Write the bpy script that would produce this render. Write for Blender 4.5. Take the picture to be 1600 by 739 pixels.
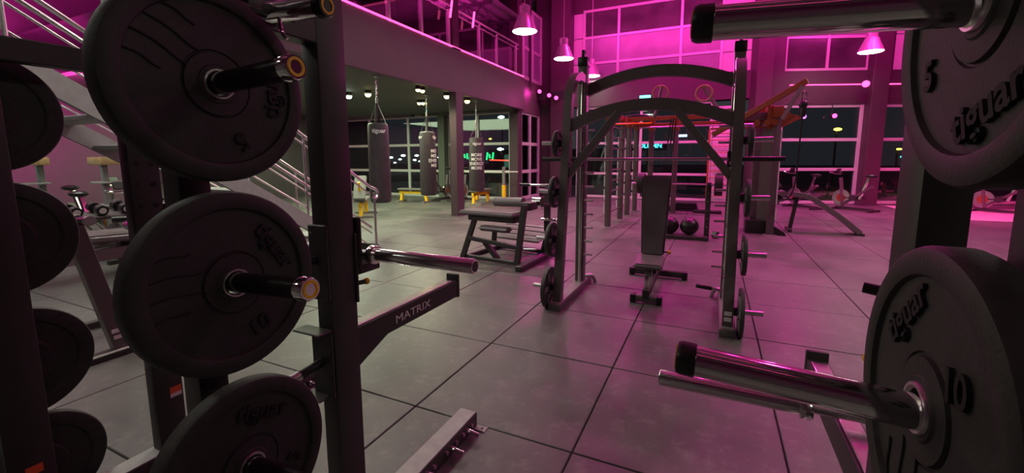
import bpy, bmesh, math, random
from mathutils import Vector, Matrix
random.seed(7)
for o in list(bpy.data.objects): bpy.data.objects.remove(o)
scene = bpy.context.scene
col = scene.collection
PI = math.pi

# ------------------------------------------------------------------ camera (calibrated on the tile grid)
F, CX, CY = 669.0, 800.0, 333.8
YAW, PIT, ROLL, H = math.radians(25.106), math.radians(7.391), math.radians(-.158), 1.55
fw = Vector((-math.sin(YAW)*math.cos(PIT), math.cos(YAW)*math.cos(PIT), -math.sin(PIT)))
rt = Vector((math.cos(YAW), math.sin(YAW), 0)); up = rt.cross(fw)
rt, up = rt*math.cos(ROLL)+up*math.sin(ROLL), up*math.cos(ROLL)-rt*math.sin(ROLL)
cd = bpy.data.cameras.new('camera'); cam = bpy.data.objects.new('camera', cd); col.objects.link(cam)
cam.matrix_world = Matrix(((rt.x, up.x, -fw.x, 0), (rt.y, up.y, -fw.y, 0), (rt.z, up.z, -fw.z, H), (0, 0, 0, 1)))
cd.sensor_fit = 'HORIZONTAL'; cd.sensor_width = 36; cd.lens = F/1600*36; cd.shift_y = -(369.5-CY)/1600
cd.clip_start = .02; cd.clip_end = 300
scene.camera = cam
def P(x, y, X=None, Y=None, Z=None):
    """photo pixel -> point on the plane X=, Y= or Z="""
    d = fw+rt*((x-CX)/F)-up*((y-CY)/F)
    t = X/d.x if X is not None else Y/d.y if Y is not None else (Z-H)/d.z
    return Vector((0, 0, H))+d*t
def pix(p):
    d = Vector(p)-Vector((0, 0, H)); w = d.dot(fw)
    return (CX+F*d.dot(rt)/w, CY-F*d.dot(up)/w, w)

# ------------------------------------------------------------------ world (night) and exposure
w = bpy.data.worlds.new('night'); scene.world = w; w.use_nodes = True
w.node_tree.nodes['Background'].inputs[0].default_value = (.040, .043, .046, 1)
w.node_tree.nodes['Background'].inputs[1].default_value = .5
vs = scene.view_settings; vs.view_transform = 'Standard'; vs.look = 'None'; vs.gamma = 1; vs.use_curve_mapping = False
vs.exposure = 0.55

PINK = (1.0, .035, .48); HOT = (1.0, .03, .28); COOL = (1.0, .985, .83); WARM = (1.0, .93, .62)
def lamp(name, kind, loc, energy, color, target=None, **kw):
    d = bpy.data.lights.new(name, kind); d.energy = energy; d.color = color
    for k, v in kw.items(): setattr(d, k, v)
    o = bpy.data.objects.new(name, d); col.objects.link(o); o.location = loc
    if target is not None: o.rotation_euler = (Vector(target)-Vector(loc)).to_track_quat('-Z', 'Y').to_euler()
    return o
# unseen pink lamps added without fixtures to tint the hall's walls, floor and ceiling
lamp('wash_light', 'AREA', (-1.5, 13.2, 6.6), 235, PINK, (-1.5, 17, 5.2), shape='RECTANGLE', size=7, size_y=.25)
lamp('wash_light', 'AREA', (4.6, 14.6, 6.4), 120, PINK, (4.2, 18, 4.6), shape='RECTANGLE', size=4, size_y=.25)
for x, y, e in ((-2.2, 9.6, 250), (1.2, 9.6, 380), (4.6, 9.6, 550), (-2.2, 13.2, 900), (1.2, 13.2, 1000), (4.6, 13.2, 1000), (1.6, 6.0, 170)):
    lamp('pink_fill', 'SPOT', (x, y, 7.25), e, PINK, (x, y-.3, 0), spot_size=2.0, spot_blend=.8, shadow_soft_size=.12)
for x, y, z, e in ((-5.9, 7.0, 4.7, 300), (-5.9, 12.0, 4.7, 300), (-2.0, 15.9, 4.5, 420), (2.5, 15.9, 4.5, 420)):
    lamp('ceiling_fill', 'SPOT', (x, y, z), e, PINK, (x*.4, y*.5+4, 7.7), spot_size=2.4, spot_blend=.8, shadow_soft_size=.1)
lamp('wash_light', 'AREA', (-9.5, 9.0, 4.5), 520, PINK, (-9.5, 9.2, 9), shape='RECTANGLE', size=5, size_y=6)
lamp('wash_light', 'AREA', (-11.6, 2.5, 3.2), 520, PINK, (-15.2, 3.0, 4.8), shape='RECTANGLE', size=3, size_y=1)
for x in (6.8, 9.0, 11.0): lamp('red_light', 'SPOT', (x, 15.2, 5.5), 750, HOT, (x, 15.9, 0), spot_size=1.5, spot_blend=.7, shadow_soft_size=.1)

# ------------------------------------------------------------------ materials
def mat(name, base, rough=.5, metal=0., spec=.5, noise=None, bump=0., emit=None, es=0., coat=0., alpha=None):
    m = bpy.data.materials.new(name); m.use_nodes = True
    nt = m.node_tree; b = nt.nodes['Principled BSDF']
    b.inputs['Base Color'].default_value = (*base, 1); b.inputs['Roughness'].default_value = rough
    b.inputs['Metallic'].default_value = metal; b.inputs['Specular IOR Level'].default_value = spec
    b.inputs['Coat Weight'].default_value = coat
    if emit: b.inputs['Emission Color'].default_value = (*emit, 1); b.inputs['Emission Strength'].default_value = es
    if noise or bump:
        tc = nt.nodes.new('ShaderNodeTexCoord'); n = nt.nodes.new('ShaderNodeTexNoise')
        sc, amt = noise or (60, 0); n.inputs['Scale'].default_value = sc; n.inputs['Detail'].default_value = 4
        nt.links.new(tc.outputs['Object'], n.inputs['Vector'])
        if amt:
            r = nt.nodes.new('ShaderNodeValToRGB')
            r.color_ramp.elements[0].position = .3; r.color_ramp.elements[1].position = .7
            r.color_ramp.elements[0].color = (*[c*(1-amt) for c in base], 1); r.color_ramp.elements[1].color = (*[min(1, c*(1+amt)) for c in base], 1)
            nt.links.new(n.outputs['Fac'], r.inputs['Fac']); nt.links.new(r.outputs['Color'], b.inputs['Base Color'])
        if bump:
            n2 = nt.nodes.new('ShaderNodeTexNoise'); n2.inputs['Scale'].default_value = sc*4
            nt.links.new(tc.outputs['Object'], n2.inputs['Vector'])
            bp = nt.nodes.new('ShaderNodeBump'); bp.inputs['Strength'].default_value = bump; bp.inputs['Distance'].default_value = .002
            nt.links.new(n2.outputs['Fac'], bp.inputs['Height']); nt.links.new(bp.outputs['Normal'], b.inputs['Normal'])
    return m
def glow(name, c, s):
    return mat(name, (0, 0, 0), emit=c, es=s)
def glassmat(name, tint=(.6, .65, .7), refl=.05, rough=.03):
    m = bpy.data.materials.new(name); m.use_nodes = True; nt = m.node_tree; nt.nodes.clear()
    out = nt.nodes.new('ShaderNodeOutputMaterial'); mx = nt.nodes.new('ShaderNodeMixShader')
    tr = nt.nodes.new('ShaderNodeBsdfTransparent'); gl = nt.nodes.new('ShaderNodeBsdfGlossy')
    tr.inputs[0].default_value = (*tint, 1); gl.inputs['Roughness'].default_value = rough; gl.inputs[0].default_value = (1, 1, 1, 1)
    fr = nt.nodes.new('ShaderNodeLayerWeight'); fr.inputs[0].default_value = .25
    ad = nt.nodes.new('ShaderNodeMath'); ad.operation = 'ADD'; ad.inputs[1].default_value = refl; ad.use_clamp = True
    nt.links.new(fr.outputs['Fresnel'], ad.inputs[0]); nt.links.new(ad.outputs[0], mx.inputs[0])
    nt.links.new(tr.outputs[0], mx.inputs[1]); nt.links.new(gl.outputs[0], mx.inputs[2]); nt.links.new(mx.outputs[0], out.inputs[0])
    return m
M = dict(
    frame=mat('black_powder_coat', (.034, .029, .029), .42, bump=.15, noise=(200, 0)),
    frame2=mat('charcoal_powder_coat', (.105, .082, .084), .38, bump=.1, noise=(160, 0)),
    grey=mat('grey_painted_steel', (.19, .175, .17), .45, noise=(30, .1)),
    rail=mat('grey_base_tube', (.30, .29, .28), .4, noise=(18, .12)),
    stair=mat('stair_steel', (.30, .29, .29), .5, noise=(12, .08)),
    rubber=mat('bumper_rubber', (.021, .018, .018), .62, noise=(40, .25), bump=.35),
    rubberd=mat('debossed_rubber', (.006, .005, .005), .75),
    iron=mat('cast_plate', (.04, .037, .037), .5, noise=(50, .2), bump=.2),
    plastic=mat('black_plastic', (.012, .012, .012), .35),
    vinyl=mat('black_vinyl', (.14, .105, .12), .42, noise=(90, .15), bump=.25),
    vinylg=mat('grey_vinyl', (.14, .122, .125), .4, noise=(90, .12), bump=.2),
    bag=mat('bag_vinyl', (.05, .038, .045), .38, noise=(8, .15), bump=.1),
    chrome=mat('chrome', (.85, .83, .83), .09, 1.),
    sleeve=mat('sleeve_chrome', (.9, .88, .88), .19, 1.),
    chromeshade=mat('shaded_chrome', (.12, .11, .11), .2, .9),  # chrome with its shade put into the colour, for the shaded pegs
    steel=mat('brushed_steel', (.62, .6, .6), .3, 1., noise=(80, .1)),
    white=mat('white_paint', (.75, .73, .72), .5),
    yellow=mat('yellow_paint', (.9, .52, .01), .4),
    orange=mat('orange_paint', (.25, .075, .018), .45, noise=(20, .12)),
    wood=mat('pale_wood', (.42, .27, .12), .5, noise=(14, .3)),
    label=mat('white_sticker', (.7, .68, .68), .5), redlab=mat('red_sticker', (.75, .12, .03), .5), blue=mat('blue_plastic', (.06, .1, .5), .4),
    wall=mat('dark_wall_paint', (.055, .048, .052), .6, noise=(3, .08)),
    fascia=mat('mauve_grey_plaster', (.105, .068, .08), .6, noise=(1.5, .06), bump=.05),
    panel=mat('light_wall_panel', (.62, .58, .6), .55, noise=(2, .05)),
    panerefl=mat('reflection_tone_pane', (.27, .25, .30), .3, noise=(1.2, .22)), panedim=mat('dim_reflection_pane', (.075, .065, .07), .15, noise=(1.5, .3)),  # opaque pane tones painted in for the pink reflections in the upper glass
    soffit=mat('soffit_paint', (.10, .105, .09), .7),
    alu=mat('aluminium_frame', (.62, .62, .6), .4, .2),
    deck=mat('steel_deck', (.30, .28, .30), .45, .3),
    dark=mat('dark_steel', (.03, .028, .03), .5),
    column=mat('column_paint', (.07, .04, .052), .5, noise=(3, .08)),
    asphalt=mat('night_ground', (.02, .022, .02), .8),
    grass=mat('night_grass', (.03, .055, .02), .9, noise=(4, .4)),
    glass=glassmat('window_glass'), railglass=glassmat('railing_glass', (.82, .78, .82), .05),
    lampw=mat('lamp_shell', (.5, .47, .48), .35, .4),
    gl_lamp=glow('lamp_diffuser', (.92, 1, .84), 15), gl_spot=glow('spot_lens', (1, .84, .34), 6), gl_big=glow('bright_spot_lens', (.8, 1, .8), 12),
    gl_pink=glow('pink_led', (1, .07, .30), 2.2), gl_pink2=glow('pink_spot_lens', (1, .06, .36), 3.2), gl_viol=glow('violet_lens', (.7, .15, 1), 2.5),
    gl_cyan=glow('cyan_sign', (.1, .8, .85), 3.5), gl_green=glow('green_sign', (.02, .9, .2), 3), gl_red=glow('red_neon', (1, .08, .03), 3),
    gl_white=glow('far_light', (.75, 1, .7), 12), gl_yel=glow('sodium_light', (1, .75, .05), 12), gl_mint=glow('mint_screen', (.25, .75, .5), .8),
    gl_blue=glow('blue_sign', (.2, .6, 1), 4),
)
# rubber floor tiles: dusty grey, slight sheen
def floormat(name, grid):
    m = bpy.data.materials.new(name); m.use_nodes = True; nt = m.node_tree; b = nt.nodes['Principled BSDF']; L = nt.links.new
    g = nt.nodes.new('ShaderNodeNewGeometry')
    n1 = nt.nodes.new('ShaderNodeTexNoise'); n1.inputs['Scale'].default_value = .9; n1.inputs['Detail'].default_value = 8; n1.inputs['Roughness'].default_value = .65
    n2 = nt.nodes.new('ShaderNodeTexNoise'); n2.inputs['Scale'].default_value = 7; n2.inputs['Detail'].default_value = 8; n2.inputs['Roughness'].default_value = .75
    n3 = nt.nodes.new('ShaderNodeTexNoise'); n3.inputs['Scale'].default_value = 260
    for n in (n1, n2, n3): L(g.outputs['Position'], n.inputs['Vector'])
    r1 = nt.nodes.new('ShaderNodeValToRGB'); r1.color_ramp.elements[0].position = .3; r1.color_ramp.elements[1].position = .75
    r1.color_ramp.elements[0].color = (.062, .058, .056, 1); r1.color_ramp.elements[1].color = (.140, .132, .126, 1); L(n1.outputs['Fac'], r1.inputs['Fac'])
    r2 = nt.nodes.new('ShaderNodeValToRGB'); r2.color_ramp.elements[0].position = .52; r2.color_ramp.elements[1].position = .78
    r2.color_ramp.elements[0].color = (0, 0, 0, 1); r2.color_ramp.elements[1].color = (.5, .5, .5, 1); L(n2.outputs['Fac'], r2.inputs['Fac'])
    mx = nt.nodes.new('ShaderNodeMixRGB'); mx.inputs[2].default_value = (.27, .255, .24, 1); L(r2.outputs['Color'], mx.inputs[0]); L(r1.outputs['Color'], mx.inputs[1])
    last = mx.outputs[0]
    if grid:
        br = nt.nodes.new('ShaderNodeTexBrick'); br.offset = 0; br.inputs['Scale'].default_value = 1
        br.inputs['Brick Width'].default_value = 1.015; br.inputs['Row Height'].default_value = 1.015; br.inputs['Mortar Size'].default_value = .008
        br.inputs['Color1'].default_value = (1, 1, 1, 1); br.inputs['Color2'].default_value = (.92, .92, .92, 1); br.inputs['Mortar'].default_value = (.1, .1, .1, 1)
        mp = nt.nodes.new('ShaderNodeMapping'); mp.inputs['Location'].default_value = (.6, -3.03, 0); L(g.outputs['Position'], mp.inputs['Vector']); L(mp.outputs[0], br.inputs['Vector'])
        m2 = nt.nodes.new('ShaderNodeMixRGB'); m2.blend_type = 'MULTIPLY'; m2.inputs[0].default_value = 1; L(last, m2.inputs[1]); L(br.outputs['Color'], m2.inputs[2]); last = m2.outputs[0]
    L(last, b.inputs['Base Color'])
    r3 = nt.nodes.new('ShaderNodeMapRange'); r3.inputs[3].default_value = .26; r3.inputs[4].default_value = .50; L(n1.outputs['Fac'], r3.inputs[0]); L(r3.outputs[0], b.inputs['Roughness'])
    bp = nt.nodes.new('ShaderNodeBump'); bp.inputs['Strength'].default_value = .25; bp.inputs['Distance'].default_value = .002; L(n3.outputs['Fac'], bp.inputs['Height']); L(bp.outputs[0], b.inputs['Normal'])
    return m
M['tile'] = floormat('rubber_tile', False); M['tilefar'] = floormat('rubber_floor_far', True)

# ------------------------------------------------------------------ mesh helpers
V = Vector
def frame_of(d):
    d = V(d).normalized(); a = V((0, 0, 1)) if abs(d.z) < .95 else V((1, 0, 0))
    x = a.cross(d).normalized(); return x, d.cross(x), d
class MB:
    def __init__(s): s.bm = bmesh.new()
    def _poly(s, rings, caps=True, closed=False):
        R = [[s.bm.verts.new(p) for p in r] for r in rings]; n = len(R[0])
        seq = list(zip(R, R[1:]))+([(R[-1], R[0])] if closed else [])
        for a, b in seq:
            for i in range(n):
                try: s.bm.faces.new((a[i], a[(i+1) % n], b[(i+1) % n], b[i]))
                except ValueError: pass
        if caps and not closed:
            for r, f in ((R[0], -1), (R[-1], 1)):
                try: s.bm.faces.new(r if f > 0 else r[::-1])
                except ValueError: pass
        return s
    def box(s, c, size, rot=None, bevel=0., seg=2):
        t = bmesh.new(); bmesh.ops.create_cube(t, size=1)
        bmesh.ops.scale(t, vec=V(size), verts=t.verts)
        if bevel: bmesh.ops.bevel(t, geom=t.edges[:], offset=min(bevel, min(size)*.49), segments=seg, affect='EDGES', profile=.5)
        mtx = Matrix.Translation(V(c))
        if rot is not None: mtx = mtx @ (rot if isinstance(rot, Matrix) else Matrix.Rotation(rot, 4, 'Z'))
        bmesh.ops.transform(t, matrix=mtx, verts=t.verts); s.merge(t); return s
    def merge(s, t):
        vm = {v: s.bm.verts.new(v.co) for v in t.verts}
        for f in t.faces:
            try: s.bm.faces.new([vm[v] for v in f.verts])
            except ValueError: pass
        t.free()
    def beam(s, a, b, w, h, upv=(0, 0, 1), bevel=.004):
        a, b = V(a), V(b); d = (b-a); L = d.length; z = d.normalized()
        u = V(upv)
        if abs(z.dot(u)) > .98: u = V((0, 1, 0)) if abs(z.y) < .9 else V((1, 0, 0))
        x = u.cross(z).normalized(); y = z.cross(x)
        rot = Matrix(((x.x, y.x, z.x, 0), (x.y, y.y, z.y, 0), (x.z, y.z, z.z, 0), (0, 0, 0, 1)))
        return s.box((a+b)/2, (w, h, L), rot, bevel, 1)
    def cyl(s, a, b, r, r2=None, n=16):
        a, b = V(a), V(b); x, y, z = frame_of(b-a); r2 = r if r2 is None else r2
        ring = lambda c, q: [c+(x*math.cos(t)+y*math.sin(t))*q for t in [2*PI*i/n for i in range(n)]]
        return s._poly([ring(a, r), ring(b, r2)])
    def lathe(s, prof, o, axis, n=32, caps=True):
        """prof: (radius, height along axis)"""
        o = V(o); x, y, z = frame_of(axis)
        return s._poly([[o+z*h+(x*math.cos(2*PI*i/n)+y*math.sin(2*PI*i/n))*max(r, 1e-4) for i in range(n)] for r, h in prof], caps)
    def path(s, pts, r, n=10, closed=False, rect=None, upv=(0, 0, 1)):
        pts = [V(p) for p in pts]; rings = []; m = len(pts); px = None
        for i, p in enumerate(pts):
            if closed: t = pts[(i+1) % m]-pts[i-1]
            else: t = pts[min(i+1, m-1)]-pts[max(i-1, 0)]
            t.normalize()
            if rect:
                u = V(upv); x = u.cross(t)
                x = x.normalized() if x.length > 1e-3 else V((1, 0, 0)); y = t.cross(x)
                a, b = rect[0]/2, rect[1]/2
                rings.append([p+x*a+y*b, p-x*a+y*b, p-x*a-y*b, p+x*a-y*b])
            else:
                if px is None: x, y, _ = frame_of(t)
                else:
                    x = (px-t*px.dot(t)).normalized(); y = t.cross(x)
                px = x
                rings.append([p+(x*math.cos(2*PI*k/n)+y*math.sin(2*PI*k/n))*r for k in range(n)])
        return s._poly(rings, True, closed)
    def prism(s, poly, o, ax, ay, th):
        """flat polygon poly (2-D) in axes ax, ay at o, thickness th along ax x ay"""
        o, ax, ay = V(o), V(ax), V(ay); nz = ax.cross(ay).normalized()
        return s._poly([[o+ax*a+ay*b for a, b in poly], [o+ax*a+ay*b+nz*th for a, b in poly]])
    def ball(s, c, r, sx=1, sy=1, sz=1, n=20):
        t = bmesh.new(); bmesh.ops.create_uvsphere(t, u_segments=n, v_segments=max(6, n//2), radius=r)
        bmesh.ops.scale(t, vec=V((sx, sy, sz)), verts=t.verts); bmesh.ops.translate(t, vec=V(c), verts=t.verts); s.merge(t); return s
    def mesh(s, name, off=None, angle=35):
        bm = s.bm
        if off is not None: bmesh.ops.translate(bm, vec=-V(off), verts=bm.verts)
        bmesh.ops.recalc_face_normals(bm, faces=bm.faces)
        for f in bm.faces: f.smooth = True
        for e in bm.edges:
            if len(e.link_faces) == 2 and e.calc_face_angle(0) > math.radians(angle): e.smooth = False
        me = bpy.data.meshes.new(name); bm.to_mesh(me); bm.free(); return me
ORG = {}
def put(name, me, m, parent=None):
    o = bpy.data.objects.new(name, me); col.objects.link(o)
    if isinstance(m, str): m = M[m]
    if not me.materials: me.materials.append(m)
    if parent is not None: o.parent = parent
    return o
def top(parent):
    while parent.parent: parent = parent.parent
    return parent
def tag(o, label=None, cat=None, group=None, kind=None):
    if label: o['label'] = label
    if cat: o['category'] = cat
    if group: o['group'] = group
    if kind: o['kind'] = kind
    return o
def thing(name, label, cat, loc=(0, 0, 0), group=None, kind=None):
    o = bpy.data.objects.new(name, None); col.objects.link(o); o.location = loc; o.empty_display_size = .1
    ORG[o] = V(loc); return tag(o, label, cat, group, kind)
def part(root, name, mb, m, label=None):
    """mb is in world coordinates of the root as it stands now; parts of parts share the root's origin"""
    o = put(name, mb.mesh(name, ORG[top(root)]), m, root)
    if label: o['label'] = label
    return o
def solo(name, mb, m, label, cat, loc=(0, 0, 0), group=None, kind=None):
    o = put(name, mb.mesh(name, loc), m); o.location = loc; return tag(o, label, cat, group, kind)
def struct(name, mb, m):
    o = put(name, mb.mesh(name), m); o['kind'] = 'structure'; return o
def sroot(name, loc=(0, 0, 0)):
    o = thing(name, None, None, loc); o['kind'] = 'structure'; return o
def dup(o, loc, rotz=None, label=None, group=None, parent=None):
    c = o.copy(); col.objects.link(c); c.parent = parent
    if parent is None:
        c.location = loc
        if rotz is not None: c.rotation_euler.z = rotz
        if label: c['label'] = label
        if group: c['group'] = group
    for ch in o.children: dup(ch, None, parent=c)
    return c
def textmesh(body, size, depth=.002, bold=0.):
    cu = bpy.data.curves.new('lettering', 'FONT'); cu.body = body; cu.size = size; cu.extrude = depth; cu.align_x = 'CENTER'; cu.align_y = 'CENTER'
    cu.offset = bold; cu.resolution_u = 3
    t = bpy.data.objects.new('tmp', cu); col.objects.link(t)
    bpy.context.view_layer.update()
    me = bpy.data.meshes.new_from_object(t.evaluated_get(bpy.context.evaluated_depsgraph_get()))
    bpy.data.objects.remove(t); bpy.data.curves.remove(cu); return me
def text(parent, body, size, o, ax, ay, m, depth=.002, bold=0., name='lettering', sx=1.):
    me = textmesh(body, size, depth, bold); ax, ay = V(ax).normalized(), V(ay).normalized(); nz = ax.cross(ay); o = V(o)-(ORG[top(parent)] if parent else V())
    me.transform(Matrix(((ax.x*sx, ay.x, nz.x, o.x), (ax.y*sx, ay.y, nz.y, o.y), (ax.z*sx, ay.z, nz.z, o.z), (0, 0, 0, 1))))
    return put(name, me, m, parent)
def arc(f, n): return [f(i/n) for i in range(n+1)]
def RX(a): return Matrix.Rotation(a, 4, 'X')
def RY(a): return Matrix.Rotation(a, 4, 'Y')
def RZ(a): return Matrix.Rotation(a, 4, 'Z')
def smooth(pts, it=2):
    pts = [V(p) for p in pts]
    for _ in range(it):
        q = [pts[0]]
        for a, b in zip(pts, pts[1:]): q += [a*.75+b*.25, a*.25+b*.75]
        pts = q+[pts[-1]]
    return pts

# ================================================================== STRUCTURE
# floor: base slab with a printed grid far away, real tiles where they can be told apart
floor = struct('floor', MB().box((-2, 8, -.06), (34, 32, .10)), 'tilefar')
T = 1.015; tm = None; cand = []
for i in range(-16, 14):
    for j in range(-6, 16):
        cx, cy = -.6+(i+.5)*T, 3.03+(j+.5)*T
        if cy > 16.2 or (cx < -6.6 and cy > 14.1): continue
        vis = False
        for a in (-.5, 0, .5):
            for b in (-.5, 0, .5):
                x, y, d = pix((cx+a*T, cy+b*T, 0))
                if d > .3 and -10 < x < 1610 and y < 760: vis = True
        if vis: cand.append((math.hypot(cx, cy), cx, cy))
cand.sort()
for d, cx, cy in cand[:300]:
    if tm is None: tm = MB().box((0, 0, -.003), (T-.009, T-.009, .026), bevel=.004, seg=1).mesh('floor_tile')
    o = put('floor_tile', tm, 'tile', floor); o.location = (cx, cy, random.uniform(-.0012, .0012))

YB = 16.6                                   # back wall plane
XL, XM = -15.2, -6.2                        # far left wall, mezzanine edge
A0 = V((1.5, 16.55, 0)); AD = V((math.cos(math.radians(22)), math.sin(math.radians(22)), 0)); AN = V((-AD.y, AD.x, 0))
struct('ceiling', MB().box((-2, 8, 7.75), (34, 32, .1)), mat('ceiling_paint', (.22, .2, .21), .7))
struct('wall_left', MB().box((XL-.1, 6, 3.8), (.2, 22, 7.8)), 'wall')
struct('wall_rear', MB().box((-2, -5.1, 3.8), (30, .2, 7.8)), 'wall')
struct('wall_right', MB().box((12.1, 8, 3.8), (.2, 30, 7.8)), 'wall')
# bulkhead beam of the back wall and the strip over the upper windows
wb = MB(); wb.box((-1.85, YB+.15, 3.95), (6.9, .5, .9)); wb.box((-1.85, YB+.15, 7.35), (6.9, .4, .8))
struct('wall_back', wb, 'column')
def wall_panels(name, rects, n):
    """light cladding boards with open joints: rects in (u0,u1,z0,z1) along frame n=(origin, dir)"""
    r = sroot(name, tuple(n[0]))
    for u0, u1, z0, z1 in rects:
        c = n[0]+n[1]*((u0+u1)/2)+V((0, 0, (z0+z1)/2))
        part(r, 'panel', MB().box(c, (u1-u0-.02, .06, z1-z0-.025), math.atan2(n[1].y, n[1].x), .006, 1), 'panel')
    return r
nb = (V((0, YB, 0)), V((1, 0, 0)))
wall_panels('wall_cladding', [(-5.45, -4.72, 6.05, 7.2), (-5.45, -4.72, 5.1, 6.05), (-5.45, -4.72, 4.25, 5.1), (.06, 1.0, 6.0, 7.4), (.06, 1.0, 5.05, 6.0), (.06, 1.0, 4.25, 5.05), (-.1, .5, 2.25, 3.3), (-.1, .5, 1.1, 2.25), (-.1, .5, 0, 1.1)], nb)
def window(name, o, d, us, zs, bar=.07, pane='glass', fr='alu', depth=.10, panes=None):
    r = sroot(name, tuple(o)); a = math.atan2(d.y, d.x)
    for u in us: part(r, 'mullion', MB().box(o+d*u+V((0, 0, (zs[0]+zs[-1])/2)), (bar, depth, zs[-1]-zs[0]+bar), a, .005, 1), fr)
    for z in zs: part(r, 'transom', MB().box(o+d*((us[0]+us[-1])/2)+V((0, 0, z)), (us[-1]-us[0], depth*.8, bar), a, .005, 1), fr)
    k = 0
    for u0, u1 in zip(us, us[1:]):
        for j, (z0, z1) in enumerate(zip(zs, zs[1:])):
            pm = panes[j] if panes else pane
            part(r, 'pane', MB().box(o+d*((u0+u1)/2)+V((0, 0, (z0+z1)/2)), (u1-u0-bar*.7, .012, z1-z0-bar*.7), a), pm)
    return r
window('window_1', V((0, 14.3, 0)), V((1, 0, 0)), [-15.1, -13.4, -11.35, -9.45, -8.1, -6.75], [.06, 1.05, 2.08, 3.2], .10)
window('window_2', V((-6.45, 14.5, 0)), V((0, 1, 0)), [0, .85, 1.75], [.06, 1.05, 2.08, 3.2], .12)
window('window_3', V((0, YB, 0)), V((1, 0, 0)), [-4.9, -2.5, -.15], [.06, .95, 2.1, 3.45], .09)
window('window_4', V((0, YB-.02, 0)), V((1, 0, 0)), [-4.7, -3.41, -1.25, .04], [4.42, 5.1, 6.04, 7.0], .09, panes=['panerefl', 'panerefl', 'panedim'])
window('window_5', A0, AD, [.45, 2.95], [.06, 1.15, 2.12, 3.2], .10)
window('window_6', A0, AD, [3.55, 4.6, 6.2, 8.2], [.06, 1.15, 2.12, 3.2], .10)
window('window_7', A0+AN*.02, AD, [.45, 1.75, 3.0], [4.35, 5.35, 6.4], .08, panes=['panedim', 'panerefl'])
window('window_8', V((XM-.2, 14.6, 0)), V((0, 1, 0)), [0, .85, 1.75], [4.45, 5.5, 6.9], .12, panes=['panerefl', 'panerefl'])
wr = MB()
aw = math.atan2(AD.y, AD.x)
for u0, u1, z0, z1 in [(-.15, 10, 3.25, 3.75), (-.15, 10, 6.45, 7.7), (-.15, 10, 3.98, 4.3), (-.15, .42, 4.3, 6.45), (-.15, .42, 0, 3.25), (3.0, 3.74, 4.3, 6.45), (5.9, 10, 4.3, 6.45), (8.2, 10, 0, 3.25)]:
    wr.box(A0+AD*((u0+u1)/2)+V((0, 0, (z0+z1)/2))+AN*.1, (u1-u0, .35, z1-z0), aw)
wr.box(A0+AD*4.925+V((0, 0, 3.86))+AN*.085, (10.15, .32, .3), aw)
struct('wall_back_right', wr, 'column')
wall_panels('wall_cladding_right', [(3.75, 4.7, 5.4, 6.4), (3.75, 4.7, 4.3, 5.4), (4.7, 5.9, 5.4, 6.4), (4.7, 5.9, 4.3, 5.4)], (A0, AD))
def column_obj(c, size, z0, z1, rz=0, m='column'):
    mb = MB(); mb.box((c[0], c[1], (z0+z1)/2), (size[0], size[1], z1-z0), rz, .01, 1)
    mb.box((c[0], c[1], z0+.01), (size[0]+.08, size[1]+.08, .02), rz, .004, 1)
    return struct('column', mb, m)
column_obj((-6.22, 9.82), (.22, .34), 0, 3.25); column_obj((-6.3, 9.85), (.2, .3), 4.35, 7.7)
column_obj((-6.52, 14.25), (.34, .36), 0, 7.7)
column_obj((-5.45, 16.2), (.75, .5), 0, 7.7)
column_obj((1.25, 16.45), (.5, .5), 0, 7.7, aw); column_obj(tuple(A0+AD*3.25-AN*.1)[:2], (.5, .45), 0, 7.7, aw)
column_obj((-9.55, 14.1), (.3, .3), 0, 3.25, m='soffit')
struct('wall_jog', MB().box((-6.47, 15.4, 3.82), (.2, 1.85, 1.22)), 'fascia')
struct('wall_corner', MB().box((-6.15, 16.5, 3.8), (.9, .2, 7.8)), 'column')
# mezzanine
mz = MB(); mz.box((XM-.08, 9.35, 3.8), (.16, 9.9, 1.1), bevel=.01, seg=1); struct('wall_mezzanine', mz, 'fascia')
mz = MB(); mz.box((-10.75, 9.35, 3.30), (8.8, 9.9, .08)); struct('ceiling_soffit', mz, 'soffit')
mz = MB(); mz.box((-10.75, 9.35, 4.32), (8.8, 9.9, .06)); struct('floor_mezzanine', mz, 'dark')
mz = MB(); mz.box((-10.75, 14.4, 3.75), (8.8, .3, 1.0)); struct('wall_mezzanine_back', mz, 'wall')
mz = MB(); mz.box((-10.75, 15.2, 6.0), (8.8, .2, 3.6)); struct('wall_upper_back', mz, 'wall')
mz = MB(); mz.box((-8.4, 13.9, 3.22), (3.9, .2, .1)); mz.box((-13, 13.9, 3.22), (4.4, .2, .1)); struct('trim_1', mz, 'soffit')
# corrugated deck and joists above the mezzanine
dk = sroot('ceiling_deck', (0, 0, 0))
prof = []
x = -15.0
while x < -6.4:
    prof += [(x, 6.4), (x+.16, 6.4), (x+.20, 6.32), (x+.36, 6.32)]; x += .40
prof2 = prof+[(a, b+.02) for a, b in prof[::-1]]
part(dk, 'corrugated_sheet', MB().prism(prof2, (0, 14.9, 0), (1, 0, 0), (0, 0, 1), 11.5), 'deck')
for k in range(6):
    y = 4.6+k*1.9
    j = MB(); j.beam((-15, y, 6.27), (-6.4, y, 6.27), .08, .08); j.beam((-15, y, 5.82), (-6.4, y, 5.82), .06, .06)
    for q in range(15):
        xx = -15+q*.57; j.beam((xx, y, 5.82), (xx+.285, y, 6.27), .03, .03, bevel=0); j.beam((xx+.285, y, 6.27), (xx+.57, y, 5.82), .03, .03, bevel=0)
    part(dk, 'joist', j, 'dark')
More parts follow.
